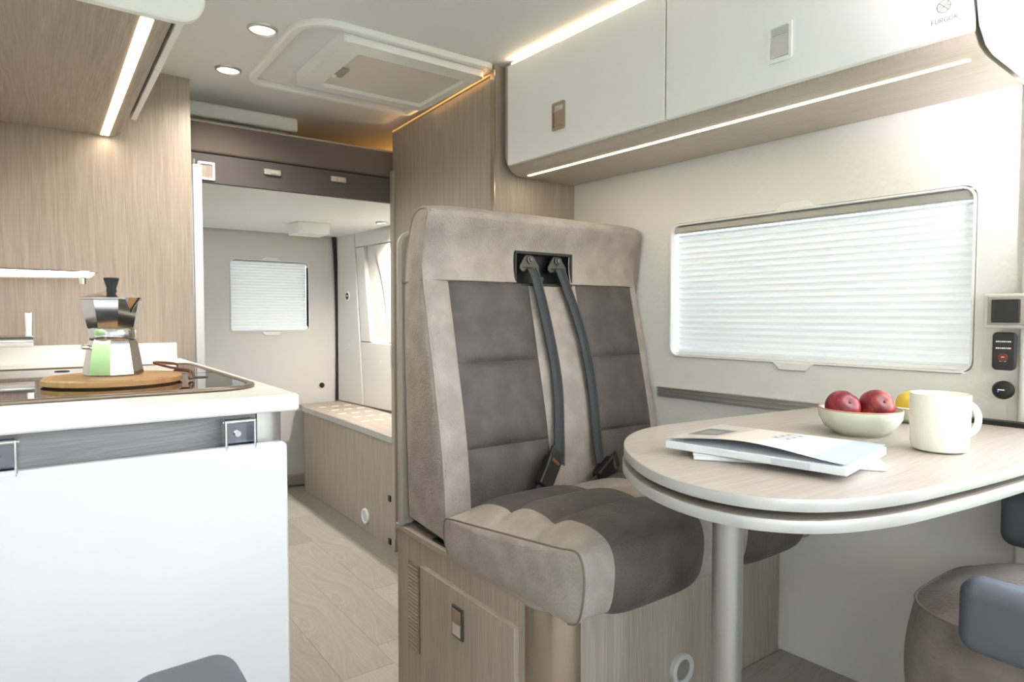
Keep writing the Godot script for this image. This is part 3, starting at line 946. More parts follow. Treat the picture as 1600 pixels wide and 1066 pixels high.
# ---------------------------------------------------------------- double seat
func pad(prof: Array, x0: float, x1: float, puff: float, nu := 14, nv := 40, pv := 0.0, skip = null, edge := 5.0) -> G:
	# upholstered strip: profile of (z, y) carried from x0 to x1, swelling between its seams
	var m := prof.size() - 1
	return G.new().patch(func(u: float, v: float) -> Vector3:
		var p: Vector2 = at_len(prof, v)
		var a: Vector2 = at_len(prof, v - 0.02)
		var b: Vector2 = at_len(prof, v + 0.02)
		var t := (b - a).normalized()
		var n := Vector2(t.y, -t.x)
		var k := puff * (1.0 - pow(absf(2.0 * u - 1.0), edge))
		if pv > 0.0:
			k *= 1.0 - pow(absf(2.0 * v - 1.0), pv)
		p += n * k
		return Vector3(lerpf(x0, x1, u), p.y, p.x), nu, nv, skip)

func blended_pad(pa: Array, pb: Array, x0: float, x1: float) -> G:
	return G.new().patch(func(u: float, v: float) -> Vector3:
		var a: Vector2 = at_len(pa, v)
		var b: Vector2 = at_len(pb, v)
		var p := a.lerp(b, smoothstep(0.0, 1.0, u))
		return Vector3(lerpf(x0, x1, u), p.y + 0.003 * sin(PI * u), p.x), 12, 90)

func side_panel(prof: Array, x: float, out: float) -> G:
	var c := Vector2.ZERO
	for p in prof:
		c += p
	c /= prof.size()
	return G.new().patch(func(u: float, v: float) -> Vector3:
		var p: Vector2 = at_len(prof, u)
		var q := p.lerp(c, v)
		return Vector3(x + out * (1.0 - pow(1.0 - v, 4.0)), q.y, q.x), 72, 8)

func sub(prof: Array, y0: float, y1: float) -> Array:
	# the stretch of a rising profile between two heights
	var out := []
	for q in prof.size() - 1:
		var a: Vector2 = prof[q]
		var b: Vector2 = prof[q + 1]
		if out.is_empty() and b.y > y0:
			out.append(a.lerp(b, clampf((y0 - a.y) / maxf(b.y - a.y, 0.0001), 0.0, 1.0)))
		if not out.is_empty():
			if b.y >= y1:
				out.append(a.lerp(b, clampf((y1 - a.y) / maxf(b.y - a.y, 0.0001), 0.0, 1.0)))
				return out
			out.append(b)
	return out

func to3(prof: Array, x: float, lift := 0.0) -> Array:
	var out := []
	for p in prof:
		out.append(Vector3(x, p.y, p.x + lift))
	return out

func build_bench_seat() -> void:
	# wooden box
	var b := thing("bench_box", "taupe wood box under the double seat with metal corner", "box")
	obj("side_panel", wood(4.2).box(Vector3(0.889, 0.253, -1.47), Vector3(0.018, 0.506, 0.64), 0.001), M.taupe_wood, b)
	obj("front_panel", wood(4.7).box(Vector3(1.37, 0.253, -1.069), Vector3(0.80, 0.506, 0.018), 0.001), M.taupe_wood, b)
	obj("back_panel", wood(4.9).box(Vector3(1.33, 0.253, -1.79), Vector3(0.90, 0.506, 0.018), 0.001), M.taupe_wood, b)
	var post := PackedVector2Array([Vector2(0.972, 1.078)])
	for q in 11:
		var a := PI / 2 * q / 10.0
		post.append(Vector2(0.97 - 0.09 * sin(a), 1.15 - 0.09 * cos(a)))
	post.append(Vector2(0.90, 1.152))
	post.append(Vector2(0.90, 1.152))
	for q in 11:
		var a := PI / 2 * (10 - q) / 10.0
		post.append(Vector2(0.97 - 0.07 * sin(a), 1.15 - 0.07 * cos(a)))
	var pp := PackedVector2Array()
	for q in post:
		if pp.is_empty() or pp[pp.size() - 1].distance_to(q) > 0.0005:
			pp.append(q)
	var pg := G.new()
	pg.x = Transform3D(PLAN, Vector3.ZERO)
	obj("corner_post", pg.prism(pp, 0.0, 0.492, 0.0), M.nickel, b)
	var lg := wood(3.3)
	lg.x = Transform3D(PLAN, Vector3.ZERO)
	obj("top_board", lg.prism(rounded(0.874, 1.052, 1.77, 1.80, [0.085, 0.0, 0.0, 0.0], 8), 0.493, 0.512, 0.002), M.taupe_wood, b)
	var dr := obj("door", wood(6.6).box(Vector3(0.874, 0.205, -1.40), Vector3(0.016, 0.45, 0.455), 0.002), M.taupe_wood, b)
	var lt := obj("latch", G.new().box(Vector3(0.864, 0.348, -1.418), Vector3(0.006, 0.084, 0.056), 0.003), M.dark_metal, dr)
	obj("latch_bowl", G.new().box(Vector3(0.8605, 0.33, -1.418), Vector3(0.004, 0.034, 0.04), 0.002), M.chrome, lt)
	obj("latch_flap", G.new().box(Vector3(0.8595, 0.366, -1.418), Vector3(0.006, 0.034, 0.044), 0.002), M.nickel, lt)
	var gr := obj("vent_grille", G.new().box(Vector3(0.878, 0.288, -1.687), Vector3(0.006, 0.26, 0.066), 0.002), M.nickel, b)
	var bar := G.new().box(Vector3.ZERO, Vector3(0.004, 0.003, 0.056), 0.001).mesh()
	for q in 22:
		obj("grille_bar", bar, M.leg_silver, gr, P(0.8745, 0.17 + q * 0.0112, -1.687))
	obj("door_stop", G.new().tube([Vector3(0.88, 0.045, -1.52), Vector3(0.858, 0.045, -1.52)], 0.012, 14), M.aluminium, b)
	var vent := obj("vent_outlet", G.new().sweep(circle_path(0.034), rounded(-0.01, -0.007, 0.01, 0.007, 0.004, 3), Vector3.BACK, true), M.plastic_light, b, P(1.316, 0.238, -1.055))
	obj("vent_flap", G.new().prism(circle(Vector2.ZERO, 0.028), 0.0, 0.004, 0.001), M.leg_silver, vent)
	tag(obj("seat_bracket", G.new().box(Vector3(0.915, 0.515, -1.545), Vector3(0.06, 0.008, 0.09), 0.002), M.black), "small black metal bracket on the seat box under the backrest", "bracket")
	# seat cushion
	var roll := [Vector2(-0.985, 0.514), Vector2(-0.955, 0.528), Vector2(-0.940, 0.575), Vector2(-0.938, 0.635), Vector2(-0.958, 0.674), Vector2(-1.01, 0.692), Vector2(-1.08, 0.690), Vector2(-1.128, 0.668), Vector2(-1.165, 0.677), Vector2(-1.22, 0.680), Vector2(-1.265, 0.669), Vector2(-1.292, 0.650), Vector2(-1.325, 0.657), Vector2(-1.39, 0.652), Vector2(-1.45, 0.632), Vector2(-1.485, 0.600), Vector2(-1.488, 0.55), Vector2(-1.47, 0.514)]
	var plain := roll.duplicate()
	for q in range(4, 15):
		plain[q] = Vector2(roll[q].x, minf(roll[q].y, 0.668 + (roll[q].x + 0.975) * 0.118))
	var sp := spline(plain, 5)
	var rolls := spline(roll, 5)
	var seat := thing("double_seat", "upholstered double seat with dark quilted panels and beige borders", "seat")
	var cu := obj("seat_cushion", G.new().box(Vector3(1.309, 0.517, -1.23), Vector3(0.88, 0.008, 0.49), 0.002), M.soft_black, seat)
	var strips := [[0.866, 0.952, "beige_hide", 0.004], [0.952, 1.246, "dark_hide", 0.014], [1.246, 1.42, "beige_hide", 0.004], [1.42, 1.70, "dark_hide", 0.014], [1.70, 1.746, "beige_hide", 0.004]]
	for s in strips:
		if s[2] == "dark_hide" or s[0] > 1.2 and s[1] < 1.5:
			obj("top_panel", pad(rolls, s[0], s[1], s[3], 16, 90), M[s[2]], cu)
		else:
			var outer_first: bool = s[0] < 1.0
			obj("top_panel", blended_pad(sp if outer_first else rolls, rolls if outer_first else sp, s[0], s[1]), M[s[2]], cu)
	var closed := sp.duplicate()
	closed.append(sp[0])
	obj("side_panel", side_panel(closed, 0.866, -0.010), M.beige_hide, cu)
	obj("side_panel", side_panel(closed, 1.746, 0.003), M.beige_hide, cu)
	obj("piping", G.new().tube(to3(sp, 0.866), 0.0024, 8), M.seam, cu)
	stitches(to3(sp, 0.876), Vector3(0, 0, 0), cu)
	# backrest
	var front := spline([Vector2(-1.500, 0.535), Vector2(-1.503, 0.60), Vector2(-1.525, 0.79), Vector2(-1.576, 1.03), Vector2(-1.625, 1.246), Vector2(-1.636, 1.31), Vector2(-1.630, 1.362), Vector2(-1.602, 1.42), Vector2(-1.594, 1.438)], 6)
	var over := spline([Vector2(-1.594, 1.438), Vector2(-1.60, 1.449), Vector2(-1.625, 1.455), Vector2(-1.66, 1.449), Vector2(-1.69, 1.425), Vector2(-1.72, 1.34), Vector2(-1.738, 1.246)], 5)
	var back := spline([Vector2(-1.738, 1.246), Vector2(-1.742, 1.1), Vector2(-1.735, 0.9), Vector2(-1.718, 0.535)], 6)
	var xl := 0.88
	var xr := 1.744
	var r := obj("backrest", pad(back, xl, xr, 0.0, 4, 20), M.beige_hide, seat)
	var lo := sub(front, 0.535, 1.25)
	for e in [[xl, 0.962, 0.006], [1.256, 1.454, 0.005], [1.716, xr, 0.005]]:
		obj("border_panel", pad(lo, e[0], e[1], e[2], 12, 36), M.beige_hide, r)
	for e in [[0.962, 1.256], [1.454, 1.716]]:
		for yy in [[0.535, 0.772], [0.772, 1.013], [1.013, 1.25]]:
			obj("quilted_panel", pad(sub(front, yy[0], yy[1]), e[0], e[1], 0.017, 16, 16, 5.0), M.dark_hide, r)
	var head := sub(front, 1.25, 1.437)
	head.append_array(over)
	var hole := func(p: Vector3) -> bool: return p.z > -1.66 and p.x > 1.203 and p.x < 1.428 and p.y < 1.342
	var hd := obj("head_panel", pad(head, xl, xr, 0.012, 70, 48, 0.0, hole, 14.0), M.beige_hide, r)
	var whole := front.duplicate()
	whole.append_array(over)
	whole.append_array(back)
	whole.append(front[0])
	obj("side_panel", side_panel(whole, xl, -0.010), M.beige_hide, r)
	obj("side_panel", side_panel(whole, xr, 0.006), M.beige_hide, r)
	var seamline := front.duplicate()
	seamline.append_array(over)
	obj("piping", G.new().tube(to3(seamline, xl), 0.0035, 8), M.beige_hide, r)
	stitches(to3(front, xl + 0.012), Vector3(0, 0, 0.0035), r)
	obj("top_piping", G.new().tube([Vector3(xl + 0.005, 1.443, -1.592), Vector3(1.3, 1.4435, -1.586), Vector3(xr - 0.005, 1.443, -1.592)], 0.003, 8), M.stitch, r)
	obj("seam_line", G.new().tube([Vector3(xl - 0.001, 1.25, -1.6255), Vector3(1.2, 1.25, -1.6255)], 0.0022, 6), M.seam, r)
	obj("seam_line", G.new().tube([Vector3(1.43, 1.25, -1.6255), Vector3(xr, 1.25, -1.6255)], 0.0022, 6), M.seam, r)
	obj("seam_line", G.new().tube([Vector3(xl - 0.004, 1.25, -1.626), Vector3(xl - 0.006, 1.246, -1.738)], 0.0025, 6), M.seam, r)
	obj("underside_panel", G.new().box(Vector3(1.316, 0.533, -1.61), Vector3(0.86, 0.008, 0.20), 0.002), M.soft_black, r)
	var shell := obj("rear_shell", G.new().prism(rounded(0.868, 0.512, 1.742, 1.405, [0.0, 0.0, 0.05, 0.05], 8), -1.777, -1.750, 0.008), M.reveal, r)
	# anchor recess
	var rec := obj("belt_recess", G.new().box(Vector3(1.316, 1.297, -1.664), Vector3(0.24, 0.104, 0.006), 0.001), M.black, r)
	for e in [[Vector3(1.316, 1.3475, -1.640), Vector3(0.236, 0.009, 0.05)], [Vector3(1.316, 1.247, -1.638), Vector3(0.236, 0.007, 0.046)], [Vector3(1.2005, 1.297, -1.640), Vector3(0.007, 0.104, 0.05)], [Vector3(1.4305, 1.297, -1.640), Vector3(0.007, 0.104, 0.05)]]:
		obj("recess_edge", G.new().box(e[0], e[1], 0.002), M.soft_black, r)
	for x in [1.222, 1.335]:
		obj("bolt", G.new().prism(circle(Vector2(x, 1.268), 0.009, 6), -1.661, -1.652, 0.002), M.dark_metal, r)
	# two belts
	belt("black seat belt with buckle on the left half of the backrest", [Vector3(1.266, 1.300, -1.622), Vector3(1.268, 1.294, -1.616), Vector3(1.277, 1.258, -1.606), Vector3(1.297, 1.095, -1.570), Vector3(1.306, 0.934, -1.538), Vector3(1.286, 0.779, -1.505), Vector3(1.262, 0.70, -1.475)], Vector3(1.262, 1.328, -1.632), Vector3(1.19, 0.69, -1.445), 0.72)
	belt("black seat belt beside the window half of the backrest", [Vector3(1.382, 1.300, -1.622), Vector3(1.384, 1.294, -1.616), Vector3(1.393, 1.258, -1.606), Vector3(1.433, 1.095, -1.567), Vector3(1.447, 0.926, -1.532), Vector3(1.441, 0.762, -1.500), Vector3(1.436, 0.68, -1.478)], Vector3(1.376, 1.328, -1.632), Vector3(1.44, 0.655, -1.462), 1.15)

func stitches(path: Array, lift: Vector3, parent: Node) -> void:
	var g := G.new()
	for q in range(0, path.size() - 1):
		var a: Vector3 = path[q] + lift
		var b: Vector3 = path[q + 1] + lift
		var len := a.distance_to(b)
		var c := int(len / 0.007)
		for e in c:
			var p := a.lerp(b, (e + 0.15) / c)
			var s := a.lerp(b, (e + 0.75) / c)
			g.tube([p, s], 0.0011, 4)
	if g.v.size():
		var o := obj("stitching", g, M.stitch, parent)
		o.set_meta("kind", "stuff")

func belt(label: String, pts: Array, anchor: Vector3, buckle: Vector3, lean: float) -> void:
	var t := thing("seat_belt", label, "seat belt")
	var path := spline(pts, 7)
	var sec := PackedVector2Array([Vector2(-0.0235, -0.0013), Vector2(0.0235, -0.0013), Vector2(0.0235, 0.0013), Vector2(-0.0235, 0.0013)])
	var wb := obj("webbing", G.new().sweep(path, sec, Vector3.RIGHT, false, false), M.webbing, t)
	for e in [-0.014, -0.007, 0.0, 0.007, 0.014]:
		var rib := []
		for p in path:
			rib.append(p + Vector3(e, 0, 0.0012))
		obj("woven_rib", G.new().tube(rib, 0.0016, 6), M.webbing, wb)
	# anchor plate with slot and bolt
	var pl := PackedVector2Array()
	for q in [Vector2(-0.012, 0.022), Vector2(0.012, 0.022), Vector2(0.020, 0.014), Vector2(0.039, -0.014), Vector2(0.039, -0.024), Vector2(0.031, -0.032), Vector2(-0.031, -0.032), Vector2(-0.039, -0.024), Vector2(-0.039, -0.014), Vector2(-0.020, 0.014)]:
		pl.append(q)
	var at := Transform3D(Basis(Vector3.RIGHT, -0.12), anchor + Vector3(0, -0.008, 0.0))
	var an := obj("anchor_plate", G.new().prism(pl, 0.0, 0.005, 0.0015), M.dark_metal, t, at)
	obj("slot", G.new().prism(rounded(-0.028, -0.022, 0.028, -0.017, 0.002, 2), 0.0045, 0.0056, 0.0), M.black, an)
	obj("bolt", G.new().lathe([Vector2(0.013, 0.0), Vector2(0.013, 0.006), Vector2(0.009, 0.007), Vector2(0.009, 0.013), Vector2(0.007, 0.014), Vector2(0, 0.014)], 16), M.dark_metal, an, Transform3D(Basis(Vector3.RIGHT, PI / 2), Vector3(0.002, 0.006, 0.005)))
	# tongue and buckle leaning on the cushion
	var bt := Transform3D(Basis(Vector3.BACK, -lean) * Basis(Vector3.RIGHT, -0.25), buckle)
	var bk := obj("buckle", G.new().box(Vector3.ZERO, Vector3(0.056, 0.10, 0.03), 0.006, 2), M.black, t, bt)
	obj("release_button", G.new().box(Vector3(0, 0.038, 0.003), Vector3(0.036, 0.014, 0.025), 0.003), M.leather_cord, bk)
	obj("tongue", G.new().box(Vector3(0.0, 0.062, 0.004), Vector3(0.054, 0.034, 0.009), 0.003), M.soft_black, bk)
	obj("stalk", G.new().box(Vector3(0, -0.07, 0), Vector3(0.04, 0.075, 0.006), 0.002), M.webbing, bk)

# ---------------------------------------------------------------- right lockers
func build_right_cabinets() -> void:
	var c := thing("overhead_locker", "long white overhead locker above the window with two doors", "locker", WR)
	# carcass profile in (x, y): flat underside, rounded front edge, upright front
	var pr := PackedVector2Array([Vector2(-0.006, 2.055), Vector2(-0.355, 2.055), Vector2(-0.355, 1.735)])
	for q in 8:
		var a := PI / 2 * (q + 1) / 8.0
		pr.append(Vector2(-0.285 - 0.07 * cos(a), 1.735 - 0.07 * sin(a)))
	pr.append(Vector2(-0.006, 1.668))
	obj("carcass", wood(1.1, false).prism(pr, -1.40, 0.045, 0.0), M.locker_wood, c)
	var doors := [[-1.365, -0.667], [-0.663, 0.052]]
	for q in 2:
		var d: Array = doors[q]
		var o := obj("door", G.new().box(Vector3(-0.364, 1.864, (d[0] + d[1]) / 2), Vector3(0.018, 0.352, d[1] - d[0]), 0.003), M.white, c)
		var lz: float = -1.093 if q == 0 else -0.332
		var ly: float = 1.800 if q == 0 else 1.788
		var lt := obj("latch_frame", ring(G.new(), rounded(-0.03, -0.045, 0.03, 0.045, 0.006, 3), rounded(-0.023, -0.036, 0.023, 0.036, 0.003, 3), 0.0, 0.005), M.nickel if q == 0 else M.white, o, Transform3D(Basis(Vector3.UP, -PI / 2), Vector3(-0.373, ly, lz)))
		obj("latch_button", G.new().box(Vector3(0, -0.008, 0.001), Vector3(0.044, 0.05, 0.004), 0.002), M.nickel if q == 0 else M.plastic_light, lt)
		obj("latch_recess", G.new().box(Vector3(0, 0.026, 0.001), Vector3(0.044, 0.016, 0.003), 0.001), M.chrome, lt)
	# emblem on the second door: ring with crossing lines above thin lettering
	var em := obj("emblem", G.new().sweep(circle_path(0.0115), rounded(-0.0005, -0.0005, 0.0005, 0.0005, 0.0002, 1), Vector3.BACK, true), M.plastic_light, c, Transform3D(Basis(Vector3.UP, -PI / 2), Vector3(-0.3735, 1.748, 0.003)))
	em.material_override = M.print_grey
	for s in [[Vector3(-0.008, 0.008, 0), Vector3(0.008, -0.008, 0)], [Vector3(-0.008, -0.008, 0), Vector3(0.008, 0.008, 0)], [Vector3(-0.0115, -0.001, 0), Vector3(-0.005, 0.002, 0)], [Vector3(0.0115, -0.001, 0), Vector3(0.005, 0.002, 0)]]:
		obj("emblem_line", G.new().tube(s, 0.0006, 6), M.print_grey, em)
	var tx := TextMesh.new()
	tx.text = "FURGOK"
	var sf := SystemFont.new()
	sf.font_names = PackedStringArray(["Droid Sans"])
	tx.font = sf
	tx.font_size = 32
	tx.pixel_size = 0.00038
	tx.depth = 0.0004
	obj("lettering", tx, M.print_grey, c, Transform3D(Basis(Vector3.UP, -PI / 2), Vector3(-0.3733, 1.722, 0.004)))
	obj("led_strip", G.new().box(Vector3(-0.278, 1.6645, -0.67), Vector3(0.012, 0.004, 1.38), 0.001), M.led, c)
	area("locker_strip_light", WR * facing(Vector3(-0.278, 1.659, -0.67), Vector3(0, -1, 0)), Vector2(0.012, 1.38), Color(1.0, 0.92, 0.78), 0.12)
	obj("top_led_strip", G.new().box(Vector3(-0.361, 2.0485, -0.69), Vector3(0.006, 0.006, 1.33), 0.001), M.led, c)
	area("locker_top_light", WR * facing(Vector3(-0.368, 2.05, -0.69), Vector3(-1, 0.2, 0)), Vector2(1.33, 0.006), Color(1.0, 0.88, 0.68), 0.04)
	# cab header trim beside the locker
	var hp := PackedVector2Array([Vector2(-0.380, 2.055), Vector2(-0.380, 1.735), Vector2(-0.362, 1.695), Vector2(-0.325, 1.668), Vector2(-0.28, 1.660), Vector2(-0.09, 1.660), Vector2(-0.045, 1.70), Vector2(-0.004, 1.70), Vector2(-0.004, 2.055)])
	tag(obj("cab_header_panel", G.new().prism(hp, 0.058, 0.42, 0.002), M.matt_white, self, WR), "smooth white moulded header panel beside the overhead locker", "panel")
	# sockets and switches at the pillar
	var fx := Basis(Vector3.UP, -PI / 2)
	var so := thing("socket_box", "grey square socket with dark cover above the control panel", "socket", WR * Transform3D(fx, Vector3(-0.0275, 1.160, 0.031)))
	obj("housing", G.new().box(Vector3(0.008, 0, 0.012), Vector3(0.092, 0.078, 0.026), 0.004, 2), M.plastic_light, so)
	obj("bezel", G.new().box(Vector3(0.008, 0.001, 0.026), Vector3(0.074, 0.066, 0.006), 0.003), M.reveal, so)
	obj("cover_flap", G.new().box(Vector3(0.006, 0, 0.031), Vector3(0.052, 0.052, 0.01), 0.002), M.soft_black, so)
	var cp := thing("control_panel", "black control panel with white lines and red button", "control panel", WR * Transform3D(fx, Vector3(-0.0275, 1.069, 0.030)))
	obj("backplate", G.new().prism(rounded(-0.024, -0.044, 0.022, 0.044, 0.01), 0.0, 0.006, 0.001), M.plastic_light, cp)
	obj("face", G.new().prism(rounded(-0.020, -0.043, 0.024, 0.043, 0.010), 0.004, 0.018, 0.003), M.soft_black, cp)
	for y in [0.022, 0.007]:
		for q in 8:
			var wdt := 0.0028 if (q + int(y * 1000)) % 3 else 0.002
			obj("legend_mark", G.new().box(Vector3(-0.0115 + q * 0.0036, y, 0.018), Vector3(wdt, 0.003, 0.0008), 0.0), M.white, cp)
	obj("push_button", G.new().prism(circle(Vector2(0.001, -0.014), 0.0095), 0.016, 0.020, 0.001), M.red_sign, cp)
	obj("button_mark", G.new().box(Vector3(0.001, -0.013, 0.020), Vector3(0.006, 0.0014, 0.001), 0.0), M.white, cp)
	obj("button_label", G.new().box(Vector3(0.001, -0.0225, 0.0185), Vector3(0.012, 0.002, 0.001), 0.0), M.white, cp)
	var us := thing("charging_socket", "round black charging socket with blue light below the control panel", "socket", WR * Transform3D(fx, Vector3(-0.0275, 0.980, 0.030)))
	obj("body", G.new().lathe([Vector2(0.021, 0), Vector2(0.021, 0.008), Vector2(0.017, 0.014), Vector2(0, 0.017)], 28), M.black, us, Transform3D(Basis(Vector3.RIGHT, PI / 2), Vector3.ZERO))
	obj("port", G.new().box(Vector3(-0.001, 0.001, 0.0165), Vector3(0.014, 0.003, 0.002), 0.001), M.chrome, us)
	obj("pilot_light", G.new().box(Vector3(-0.007, -0.003, 0.0155), Vector3(0.003, 0.003, 0.002), 0.001), M.blue_light, us)

# ---------------------------------------------------------------- table and what stands on it
func build_table() -> void:
	var t := thing("dinette_table", "pale wood table with two stacked leaves on one silver leg", "table")
	var ctl := [Vector2(1.768, 0.911), Vector2(1.60, 0.932), Vector2(1.273, 0.966), Vector2(1.15, 0.975), Vector2(1.06, 0.965), Vector2(0.975, 0.925), Vector2(0.90, 0.862), Vector2(0.84, 0.785), Vector2(0.795, 0.70), Vector2(0.775, 0.61), Vector2(0.786, 0.53), Vector2(0.825, 0.472), Vector2(0.88, 0.434), Vector2(0.963, 0.405), Vector2(1.068, 0.386), Vector2(1.32, 0.358), Vector2(1.768, 0.330)]
	var fine := spline(ctl, 4)
	var outline := PackedVector2Array()
	for q in fine:
		outline.append(q)
	for lv in [[0.882, 0.900, "top_leaf"], [0.853, 0.871, "lower_leaf"]]:
		var g := wood(1.0 + lv[0] * 10.0, true)
		g.x = Transform3D(PLAN, Vector3.ZERO)
		var shape := outline.duplicate()
		if lv[2] == "lower_leaf":
			shape = PackedVector2Array()
			for q in outline:
				shape.append(q + Vector2(-0.003 if q.x < 1.6 else 0.0, 0.0))
		var leaf := obj(lv[2], g.prism(shape, lv[0], lv[1], 0.0008), M.table_wood, t)
		var ep := []
		for q in shape:
			ep.append(Vector3(q.x, (lv[0] + lv[1]) / 2, -q.y))
		obj("edge_band", G.new().sweep(ep, rounded(-0.0088, -0.0012, 0.0088, 0.0012, 0.0008, 2), Vector3.UP), M.edge_band, leaf)
	obj("spacer", G.new().box(Vector3(1.30, 0.8765, -0.66), Vector3(0.5, 0.011, 0.3), 0.001), M.soft_black, t)
	obj("leg", G.new().lathe([Vector2(0.0, 0.160), Vector2(0.031, 0.160), Vector2(0.031, 0.838), Vector2(0.0, 0.838)], 36), M.leg_silver, t, P(1.142, 0, -0.80))
	obj("foot_plate", G.new().lathe([Vector2(0.0, 0.147), Vector2(0.06, 0.147), Vector2(0.06, 0.154), Vector2(0.036, 0.164), Vector2(0.031, 0.164)], 36), M.soft_black, t, P(1.142, 0, -0.80))
	obj("leg_collar", G.new().lathe([Vector2(0.032, 0.826), Vector2(0.034, 0.829), Vector2(0.034, 0.853), Vector2(0.0, 0.853)], 32), M.black, t, P(1.142, 0, -0.80))
	obj("spare_socket", G.new().lathe([Vector2(0.0, 0.822), Vector2(0.028, 0.822), Vector2(0.030, 0.826), Vector2(0.030, 0.853)], 32), M.black, t, P(1.075, 0, -0.83))
	obj("wall_bracket", G.new().box(Vector3(1.762, 0.903, -0.50), Vector3(0.03, 0.016, 0.20), 0.002), M.black, t)
	obj("side_plate", G.new().box(Vector3(1.60, 0.845, -0.352), Vector3(0.05, 0.06, 0.012), 0.002), M.dark_metal, t)
	# mug
	var rt := Vector3(0.806, 0, 0.5915)
	var mg := thing("mug", "cream glazed mug with round handle on the table", "mug", Transform3D(Basis(Vector3.UP, -0.633), Vector3(1.340, 0.900, -0.489)))
	obj("cup", G.new().lathe([Vector2(0, 0), Vector2(0.036, 0), Vector2(0.043, 0.004), Vector2(0.0465, 0.016), Vector2(0.048, 0.06), Vector2(0.0485, 0.104), Vector2(0.0475, 0.1065), Vector2(0.046, 0.104), Vector2(0.044, 0.03), Vector2(0.036, 0.012), Vector2(0, 0.010)], 56), M.cream, mg)
	var hp := []
	for q in 15:
		var a := -PI / 2 + PI * q / 14.0
		hp.append(Vector3(0.046 + 0.026 * cos(a) * (1.0 if absf(a) < 1.4 else 1.0), 0.058 + 0.030 * sin(a), 0))
	obj("handle", G.new().sweep(hp, rounded(-0.0065, -0.0045, 0.0065, 0.0045, 0.004, 3), Vector3.BACK), M.cream, mg)
	# bowls and fruit
	var b := thing("bowl", "celadon glazed bowl holding two red nectarines", "bowl", P(1.402, 0.900, -0.662))
	obj("bowl_body", G.new().lathe([Vector2(0, 0.002), Vector2(0.046, 0.002), Vector2(0.048, 0.0), Vector2(0.051, 0.003), Vector2(0.068, 0.014), Vector2(0.079, 0.034), Vector2(0.081, 0.050), Vector2(0.0795, 0.053), Vector2(0.077, 0.050), Vector2(0.074, 0.034), Vector2(0.062, 0.018), Vector2(0.04, 0.009), Vector2(0, 0.008)], 64), M.celadon, b)
	var rp := []
	for q in 56:
		rp.append(Vector3(cos(TAU * q / 56) * 0.0795, 0.0528, sin(TAU * q / 56) * 0.0795))
	obj("rim", G.new().tube(rp, 0.0015, 6, true), M.bowl_rim, b)
	var b2 := thing("bowl", "small celadon bowl with a lemon behind the mug", "bowl", P(1.655, 0.900, -0.655))
	obj("bowl_body", G.new().lathe([Vector2(0, 0.002), Vector2(0.034, 0.0), Vector2(0.052, 0.014), Vector2(0.058, 0.036), Vector2(0.056, 0.038), Vector2(0.048, 0.02), Vector2(0.03, 0.008), Vector2(0, 0.007)], 48), M.celadon, b2)
	var le := thing("lemon", "yellow lemon in the small bowl", "lemon", Transform3D(Basis(Vector3(1, 0, 0.4).normalized(), 1.4), Vector3(1.65, 0.942, -0.66)))
	obj("flesh", G.new().lathe([Vector2(0, -0.043), Vector2(0.006, -0.040), Vector2(0.012, -0.034), Vector2(0.026, -0.022), Vector2(0.032, 0.0), Vector2(0.027, 0.02), Vector2(0.014, 0.033), Vector2(0.006, 0.040), Vector2(0, 0.042)], 28), M.lemon, le)
	var fruits := [[Vector3(1.373, 0.956, -0.684), 0.0352, 0.35, "dark red nectarine at the rear door side of the bowl"], [Vector3(1.430, 0.957, -0.641), 0.0358, -0.5, "red nectarine with orange blush at the mug side of the bowl"]]
	for q in 2:
		var f: Array = fruits[q]
		var ft := thing("nectarine", f[3], "fruit", Transform3D(Basis(Vector3(1, 0, 0.6).normalized(), 1.1) * Basis(Vector3.UP, f[2]), f[0]), "nectarines in the bowl")
		var rr: float = f[1]
		var g := G.new()
		g.patch(func(u: float, v: float) -> Vector3:
			var th := PI * v
			var ph := TAU * u
			var s := 1.0 - 0.10 * exp(-pow(th / 0.35, 2.0)) * 1.6 - 0.05 * exp(-pow((PI - th) / 0.3, 2.0))
			var cleft := 1.0 - 0.07 * exp(-pow(angle_difference(ph, 0.0) / 0.22, 2.0)) * sin(th)
			var rad := rr * s * cleft
			return Vector3(cos(ph) * sin(th) * rad, cos(th) * rad * 0.95, sin(ph) * sin(th) * rad), 40, 28)
		obj("flesh", g, M["fruit_%d" % q], ft)
		obj("stem_scar", G.new().tube([Vector3(0, rr * 0.76, 0), Vector3(0.001, rr * 0.84, 0)], 0.003, 8), M.stem, ft)
	# lower magazine
	var lm := thing("magazine", "white magazine lying under the brochure", "magazine", Transform3D(Basis(Vector3.UP, atan2(0.6, 0.8)), Vector3(1.083, 0.900, -0.652)))
	obj("pages", G.new().box(Vector3(0, 0.0042, 0), Vector3(0.212, 0.0075, 0.298), 0.001), M.paper, lm)
	obj("cover", G.new().box(Vector3(0, 0.0088, 0), Vector3(0.214, 0.0012, 0.300), 0.0), M.matt_white, lm)
	# brochure on top
	var br := thing("brochure", "thick brochure with printed cover lifting open on the table", "brochure", Transform3D(Basis(Vector3.UP, 0.17), Vector3(1.042, 0.9097, -0.640)))
	obj("pages", G.new().box(Vector3(0.0, 0.007, 0), Vector3(0.212, 0.0138, 0.305), 0.002), M.paper, br)
	obj("spine_label", G.new().box(Vector3(-0.1065, 0.007, 0.07), Vector3(0.001, 0.009, 0.06), 0.0), M.spine_print, br)
	var cf := func(u: float, v: float, h: float) -> Vector3:
		var lift := 0.014 * pow(sin(clampf(v * 1.05, 0.0, 1.0) * PI * 0.9), 1.5) * (1.0 - u) + 0.002
		return Vector3(-0.104 + 0.212 * u, 0.0145 + lift + h, 0.15 - 0.30 * v)
	var cg := G.new().patch(func(u: float, v: float) -> Vector3: return cf.call(u, v, 0.0008), 10, 24)
